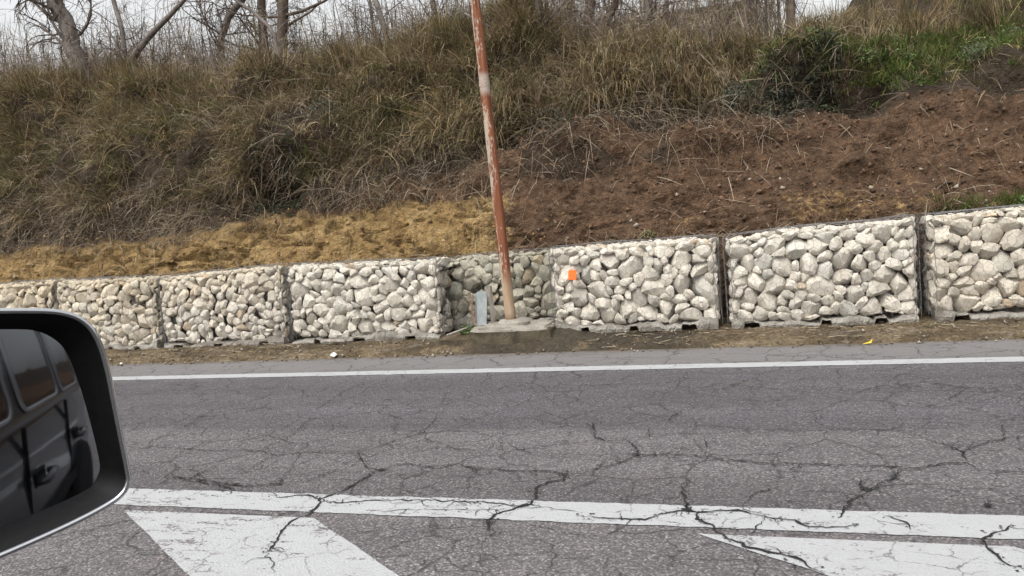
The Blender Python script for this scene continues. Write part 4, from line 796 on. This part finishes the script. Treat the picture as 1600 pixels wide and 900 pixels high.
def thicket():
    n = 7500; X = RNG.uniform(-24, 1.2, n); Y = RNG.uniform(14.2, 27, n); k = RNG.random(n) < np.where(X*13.5/Y > -6.5, .8, .5)*(.3+.9*vnoise(X*.7, Y*.5, 81)); X, Y = X[k], Y[k]; n = len(X)
    Z = np.interp(Y, [13, 20, 27], [4.7, 5.3, 5.5])+np.interp(X, [-20, -3.5, 4], [1.2, 0, -.2]); L = RNG.uniform(.9, 2.6, n)
    A = (np.stack([X, Y, Z-.2], 1), RNG.normal(0, .17, (n, 3))+np.array([0, 0, 1]), L, RNG.uniform(.010, .026, n), RNG.uniform(-.05, .12, n), np.array([(.11, .085, .07), (.16, .13, .11), (.14, .115, .06), (.08, .065, .055)])[RNG.integers(0, 4, n)])
    m = 5; i = np.repeat(np.arange(n), m); s = RNG.uniform(.25, .95, n*m)
    d0 = A[1]/np.linalg.norm(A[1], axis=1)[:, None]; p = A[0][i]+d0[i]*(L[i]*s)[:, None]
    B = (p, RNG.normal(0, .7, (n*m, 3))+np.array([0, 0, .45]), RNG.uniform(.25, .8, n*m), RNG.uniform(.006, .012, n*m), RNG.uniform(0, .5, n*m), A[5][i]*RNG.uniform(.8, 1.4, n*m)[:, None])
    blades(*cat(A, B), MT['wood'], 'far_thicket', label='far thicket of bare grey-brown stems behind the crest', cat='thicket')
thicket()
def scrub():
    n = 3600; X = RNG.uniform(-17, .3, n); Y = RNG.uniform(12.6, 16.5, n); k = RNG.random(n) < .15+.95*vnoise(X*.8, Y*.6, 95); X, Y = X[k], Y[k]; n = len(X)
    ts = np.linspace(4.6, 7, 120); Z = np.array([np.interp(y, *(surf(np.full(120, x), ts)[0][:, 1:].T)) for x, y in zip(X, Y)]); L = RNG.uniform(.5, 1.7, n)
    A = (np.stack([X, Y, Z-.1], 1), RNG.normal(0, .3, (n, 3))+np.array([0, 0, 1]), L, RNG.uniform(.007, .016, n), RNG.uniform(0, .35, n), np.array([(.12, .09, .07), (.19, .15, .125), (.17, .135, .07), (.24, .20, .16)])[RNG.integers(0, 4, n)])
    i = np.repeat(np.arange(n), 9); m = len(i); s = RNG.uniform(.2, .98, m); d0 = A[1]/np.linalg.norm(A[1], axis=1)[:, None]; p = A[0][i]+d0[i]*(L[i]*s)[:, None]+np.array([0, -.12, -1])*(A[4][i]*L[i]*s*s)[:, None]
    B = (p, RNG.normal(0, .75, (m, 3))+np.array([0, 0, .35]), RNG.uniform(.15, .7, m), RNG.uniform(.004, .008, m), RNG.uniform(0, .6, m), A[5][i]*RNG.uniform(.8, 1.3, m)[:, None])
    blades(*cat(A, B), MT['wood'], 'bare_scrub', label='dense bare twiggy scrub along the crest of the bank', cat='scrub')
scrub()

# ------------------------------------------------------------------ pale house behind the crest
ho = empty('house', (-2.2, 27, 3.5), label='pale yellow house wall glimpsed between saplings at the top', cat='house')
hm = m_simple('yellow_render', (.50, .43, .25), (.60, .53, .33), 4, .9, .2, .01); hd = m_simple('dark_wood', (.05, .04, .03), (.09, .075, .06), 10, .8)
MB().box((0, 2, 2.2), (4.8, 4, 4.6)).build('wall', hm, ho); MB().box((0, 2, 4.56), (5.1, 4.3, .12)).build('roof', hd, ho)
for x in (-1.5, 1.9):
    w = MB().box((x, -.02, 4.0), (.6, .05, .7)).build('window', hd, ho); MB().box((x, -.06, 3.62), (.7, .1, .06)).build('sill', hm, w)

# ------------------------------------------------------------------ the car the picture is taken from: only its wing mirror is in view
def m_car(name, col, rough, coat=1., metal=0.):
    t = NT(name, rough, .5); t.b.inputs['Coat Weight'].default_value = coat; t.b.inputs['Coat Roughness'].default_value = .05; t.b.inputs['Metallic'].default_value = metal
    n = t.noise(t.world(), 40, 4); return t.done(t.mix(n, tuple(c*.9 for c in col), tuple(c*1.1 for c in col)))
BK = m_car('dark_car_paint', (.022, .023, .026), .35); SV = m_car('silver_trim', (.42, .43, .45), .28, .5, .6); PLA = m_simple('black_plastic', (.005, .005, .0055), (.010, .010, .011), 200, .55, .15, .001, .2)
GLS = m_car('tinted_glass', (.008, .009, .010), .05); RUB = m_simple('tyre_rubber', (.015, .015, .015), (.03, .03, .03), 60, .85)
t_ = NT('mirror_glass', .03, .5); MIR = t_.done((.33, .345, .37), Metallic=1.0)
car = empty('car', (.4, -.95, 0), label='dark car seen only by its wing mirror, a sky glint built along its edge, at the left', cat='car')
CO = Vector((.4, -.95, 0))
def loft(sections, close=True):
    n = len(sections[0]); v = [p for s in sections for p in s]
    f = [(i*n+j, i*n+(j+1) % n, (i+1)*n+(j+1) % n, (i+1)*n+j) for i in range(len(sections)-1) for j in range(n)]
    return mesh(v, f+[tuple(range(n))[::-1], tuple((len(sections)-1)*n+j for j in range(n))])
def ring(x, hw, prof): r = [(x, hw*s, z) for s, z in prof]; return r+[(x, -y, z) for x, y, z in r[::-1]]
lowp = lambda zt: [(.90, .32), (.985, .42), (1, .62), (.985, .80), (.99, .90), (.95, zt-.02), (.88, zt)]
xs_low = [(-2.25, .74, .86), (-2.15, .84, .93), (-1.7, .89, 1.0), (-1.2, .9, 1.04), (0, .9, 1.06), (1.5, .9, 1.06), (2.3, .89, 1.06), (2.55, .85, 1.04), (2.62, .78, .98)]
link('body', loft([ring(x, h, lowp(z)) for x, h, z in xs_low]), BK, car, smooth=True, sharp=40)
gp = [(.88, 1.03), (.86, 1.15), (.83, 1.35), (.78, 1.58), (.70, 1.70), (.4, 1.74)]
def gring(x, lean, hs=1): return [(x+lean*(z-1.03), y*hs, z) for y, z in gp]+[(x+lean*(z-1.03), -y*hs, z) for y, z in gp[::-1]]
link('cabin', loft([gring(-1.3, 1.0), gring(-.5, .12), gring(1.4, 0), gring(2.45, -.18)]), BK, car, smooth=True, sharp=35)
def side_window(x0, x1, z0=1.10, z1=1.52):
    def P(x, z, o): return (x, np.interp(z, [1.03, 1.15, 1.35, 1.58], [.88, .86, .83, .78])+o, z)
    def rr(x0, x1, z0, z1, r, o):
        out = []
        for cx, cz, a0 in ((x1-r, z0+r, -90), (x1-r, z1-r, 0), (x0+r, z1-r, 90), (x0+r, z0+r, 180)):
            for k in range(5): a = math.radians(a0+22.5*k); out.append(P(cx+r*math.cos(a), cz+r*math.sin(a), o))
        return out
    g = rr(x0, x1, z0, z1, .06, .012); w = link('window', mesh(g, [tuple(range(len(g)))]), GLS, car)
    a, b, c = rr(x0-.022, x1+.022, z0-.022, z1+.022, .08, .006), rr(x0-.011, x1+.011, z0-.011, z1+.011, .07, .022), rr(x0, x1, z0, z1, .06, .013); n = len(a)
    link('window_trim', mesh(a+b+c, [(r*n+i, r*n+(i+1) % n, (r+1)*n+(i+1) % n, (r+1)*n+i) for r in range(2) for i in range(n)]), SV, w, smooth=True)
for x0, x1 in ((-.25, .54), (.70, 1.37), (1.50, 2.05)): side_window(x0, x1)
for x in (.80, 1.76):
    h = MB().tube([(x-.10, .905, .745), (x-.085, .945, .75), (x+.085, .945, .755), (x+.10, .905, .75)], [.016, .018, .018, .016], 8).build('door_handle', BK, car, smooth=True)
    MB().box((x, .8935, .75), (.16, .008, .07)).build('handle_recess', PLA, h)
for x in (-.55, .62, 1.5): MB().box((x, .893, .72), (.008, .02, .62)).build('door_seam', PLA, car)
MB().box((.45, .905, .52), (3.0, .02, .06)).build('side_moulding', PLA, car)
for x in (-1.55, 1.85):
    for s in (1, -1):
        w = lathe([(.20, -.11), (.31, -.11), (.335, -.07), (.335, .07), (.31, .11), (.20, .11)], 28)
        for v in w.vertices: v.co = Vector((v.co.x, v.co.z, v.co.y))
        wh = link('wheel', w, RUB, car, (x, s*.82, .335), smooth=True, sharp=40)
        rim = lathe([(.21, -.05), (.205, .06), (.16, .05), (.05, .075), (.02, .08)], 20)
        for v in rim.vertices: v.co = Vector((v.co.x, v.co.z*s, v.co.y))
        link('rim', rim, SV, wh, smooth=True)
OUTL = [(-0.0816, 0.0897), (-0.0473, 0.089), (-0.0131, 0.0854), (0.0071, 0.0815), (0.02, 0.0737), (0.0274, 0.0603), (0.0313, 0.0395), (0.0332, 0.0143), (0.0349, -0.0088), (0.0366, -0.0322), (0.0364, -0.0423), (0.0313, -0.05), (0.0202, -0.0548), (0.0015, -0.0595), (-0.022, -0.0638), (-0.0439, -0.0671), (-0.0711, -0.0709), (-0.0988, -0.0691)]
INNL = [(-0.0767, 0.0795), (-0.0486, 0.0773), (-0.018, 0.0736), (-0.0037, 0.0702), (0.0062, 0.0627), (0.0118, 0.0531), (0.0158, 0.0357), (0.0187, 0.0175), (0.0211, -0.0009), (0.0234, -0.0217), (0.0235, -0.0322), (0.0197, -0.0401), (0.0131, -0.0445), (-0.0012, -0.048), (-0.0206, -0.0514), (-0.0426, -0.055), (-0.0665, -0.0581), (-0.0916, -0.0583)]
mc = Vector((-.445, .398, 1.267)); ma = math.radians(-27); mn = Vector((math.cos(ma), math.sin(ma), 0)); mt = Vector((-mn.y, mn.x, 0))
def smooth_loop(L, k=4):
    L = [Vector((a, b, 0)) for a, b in L]; n = len(L); out = []
    for i in range(n):
        p0, p1, p2, p3 = L[i-1], L[i], L[(i+1) % n], L[(i+2) % n]
        for j in range(k):
            t = j/k; out.append(.5*((2*p1)+(-p0+p2)*t+(2*p0-5*p1+4*p2-p3)*t*t+(-p0+3*p1-3*p2+p3)*t**3))
    return [(p.x, p.y) for p in out]
OL, IL = smooth_loop(OUTL), smooth_loop(INNL); oc = Vector((np.mean([p[0] for p in OL]), np.mean([p[1] for p in OL])))
def m3(a, b, o): return mc+mt*a+Vector((0, 0, 1))*b+mn*o-CO
def mring(L, s, o, c=oc): return [m3(c.x+(a-c.x)*s, c.y+(b-c.y)*s, o) for a, b in L]
def rings(rs, cap=False):
    n = len(rs[0]); v = [p for r in rs for p in r]; f = [(i*n+j, (i+1)*n+j, (i+1)*n+(j+1) % n, i*n+(j+1) % n) for i in range(len(rs)-1) for j in range(n)]
    if cap: f.append(tuple((len(rs)-1)*n+j for j in range(n)))
    return mesh(v, f)
wm = link('wing_mirror', rings([mring(OL, .985, .001), mring(OL, .995, .003), mring(OL, 1.0, .0), mring(OL, 1.012, -.012), mring(OL, 1.01, -.035), mring(OL, .93, -.07), mring(OL, .72, -.098), mring(OL, .4, -.112)], True), m_car('mirror_shell_paint', (.10, .105, .115), .25, 1., .5), car, smooth=True)
wm['label'] = 'dark wing mirror with a sky glint built round its edge, reflecting the flank of its own car'
link('bezel', rings([mring(OL, .985, .0012), mring(OL, .955, -.001), [p-mn*.012 for p in mring(IL, 1.0, .0)], [p-mn*.020 for p in mring(IL, .995, .0)]]), PLA, wm, smooth=True)
gv = []; n = len(IL); NR = 10; RC_ = 1.0
def gp3(a, b): return m3(a, b, -.0135-(a*a+b*b)/(2*RC_)+.0012)
ic = Vector((np.mean([p[0] for p in IL]), np.mean([p[1] for p in IL])))
rs = [[gp3(ic.x+(a-ic.x)*s, ic.y+(b-ic.y)*s) for a, b in IL] for s in np.linspace(1.0, .12, NR)]
gm = rings(rs); gm = mesh([v.co for v in gm.vertices]+[gp3(ic.x, ic.y)], [tuple(p.vertices) for p in gm.polygons]+[((NR-1)*n+j, NR*n, (NR-1)*n+(j+1) % n) for j in range(n)])
gm.shade_smooth(); gm.normals_split_custom_set_from_vertices([tuple((mn+((v.co+CO-mc)-mn*((v.co+CO-mc).dot(mn)))/RC_).normalized()) for v in gm.vertices])
link('mirror_glass', gm, MIR, wm)
MB().tube([p for p in mring(OL, .996, .001)]+[mring(OL, .996, .001)[0]], .0019, 8, False).build('rim', m_car('rim_glint', (.55, .56, .58), .18, 1., .8), wm, smooth=True)  # added bright tube standing in for the sky's gloss on the shell edge
MB().tube([m3(-.09, -.05, -.05), m3(-.16, -.06, -.05), Vector((-.52, -.06, 1.14))-CO], [.03, .026, .035], 10).build('mirror_arm', PLA, wm, smooth=True)
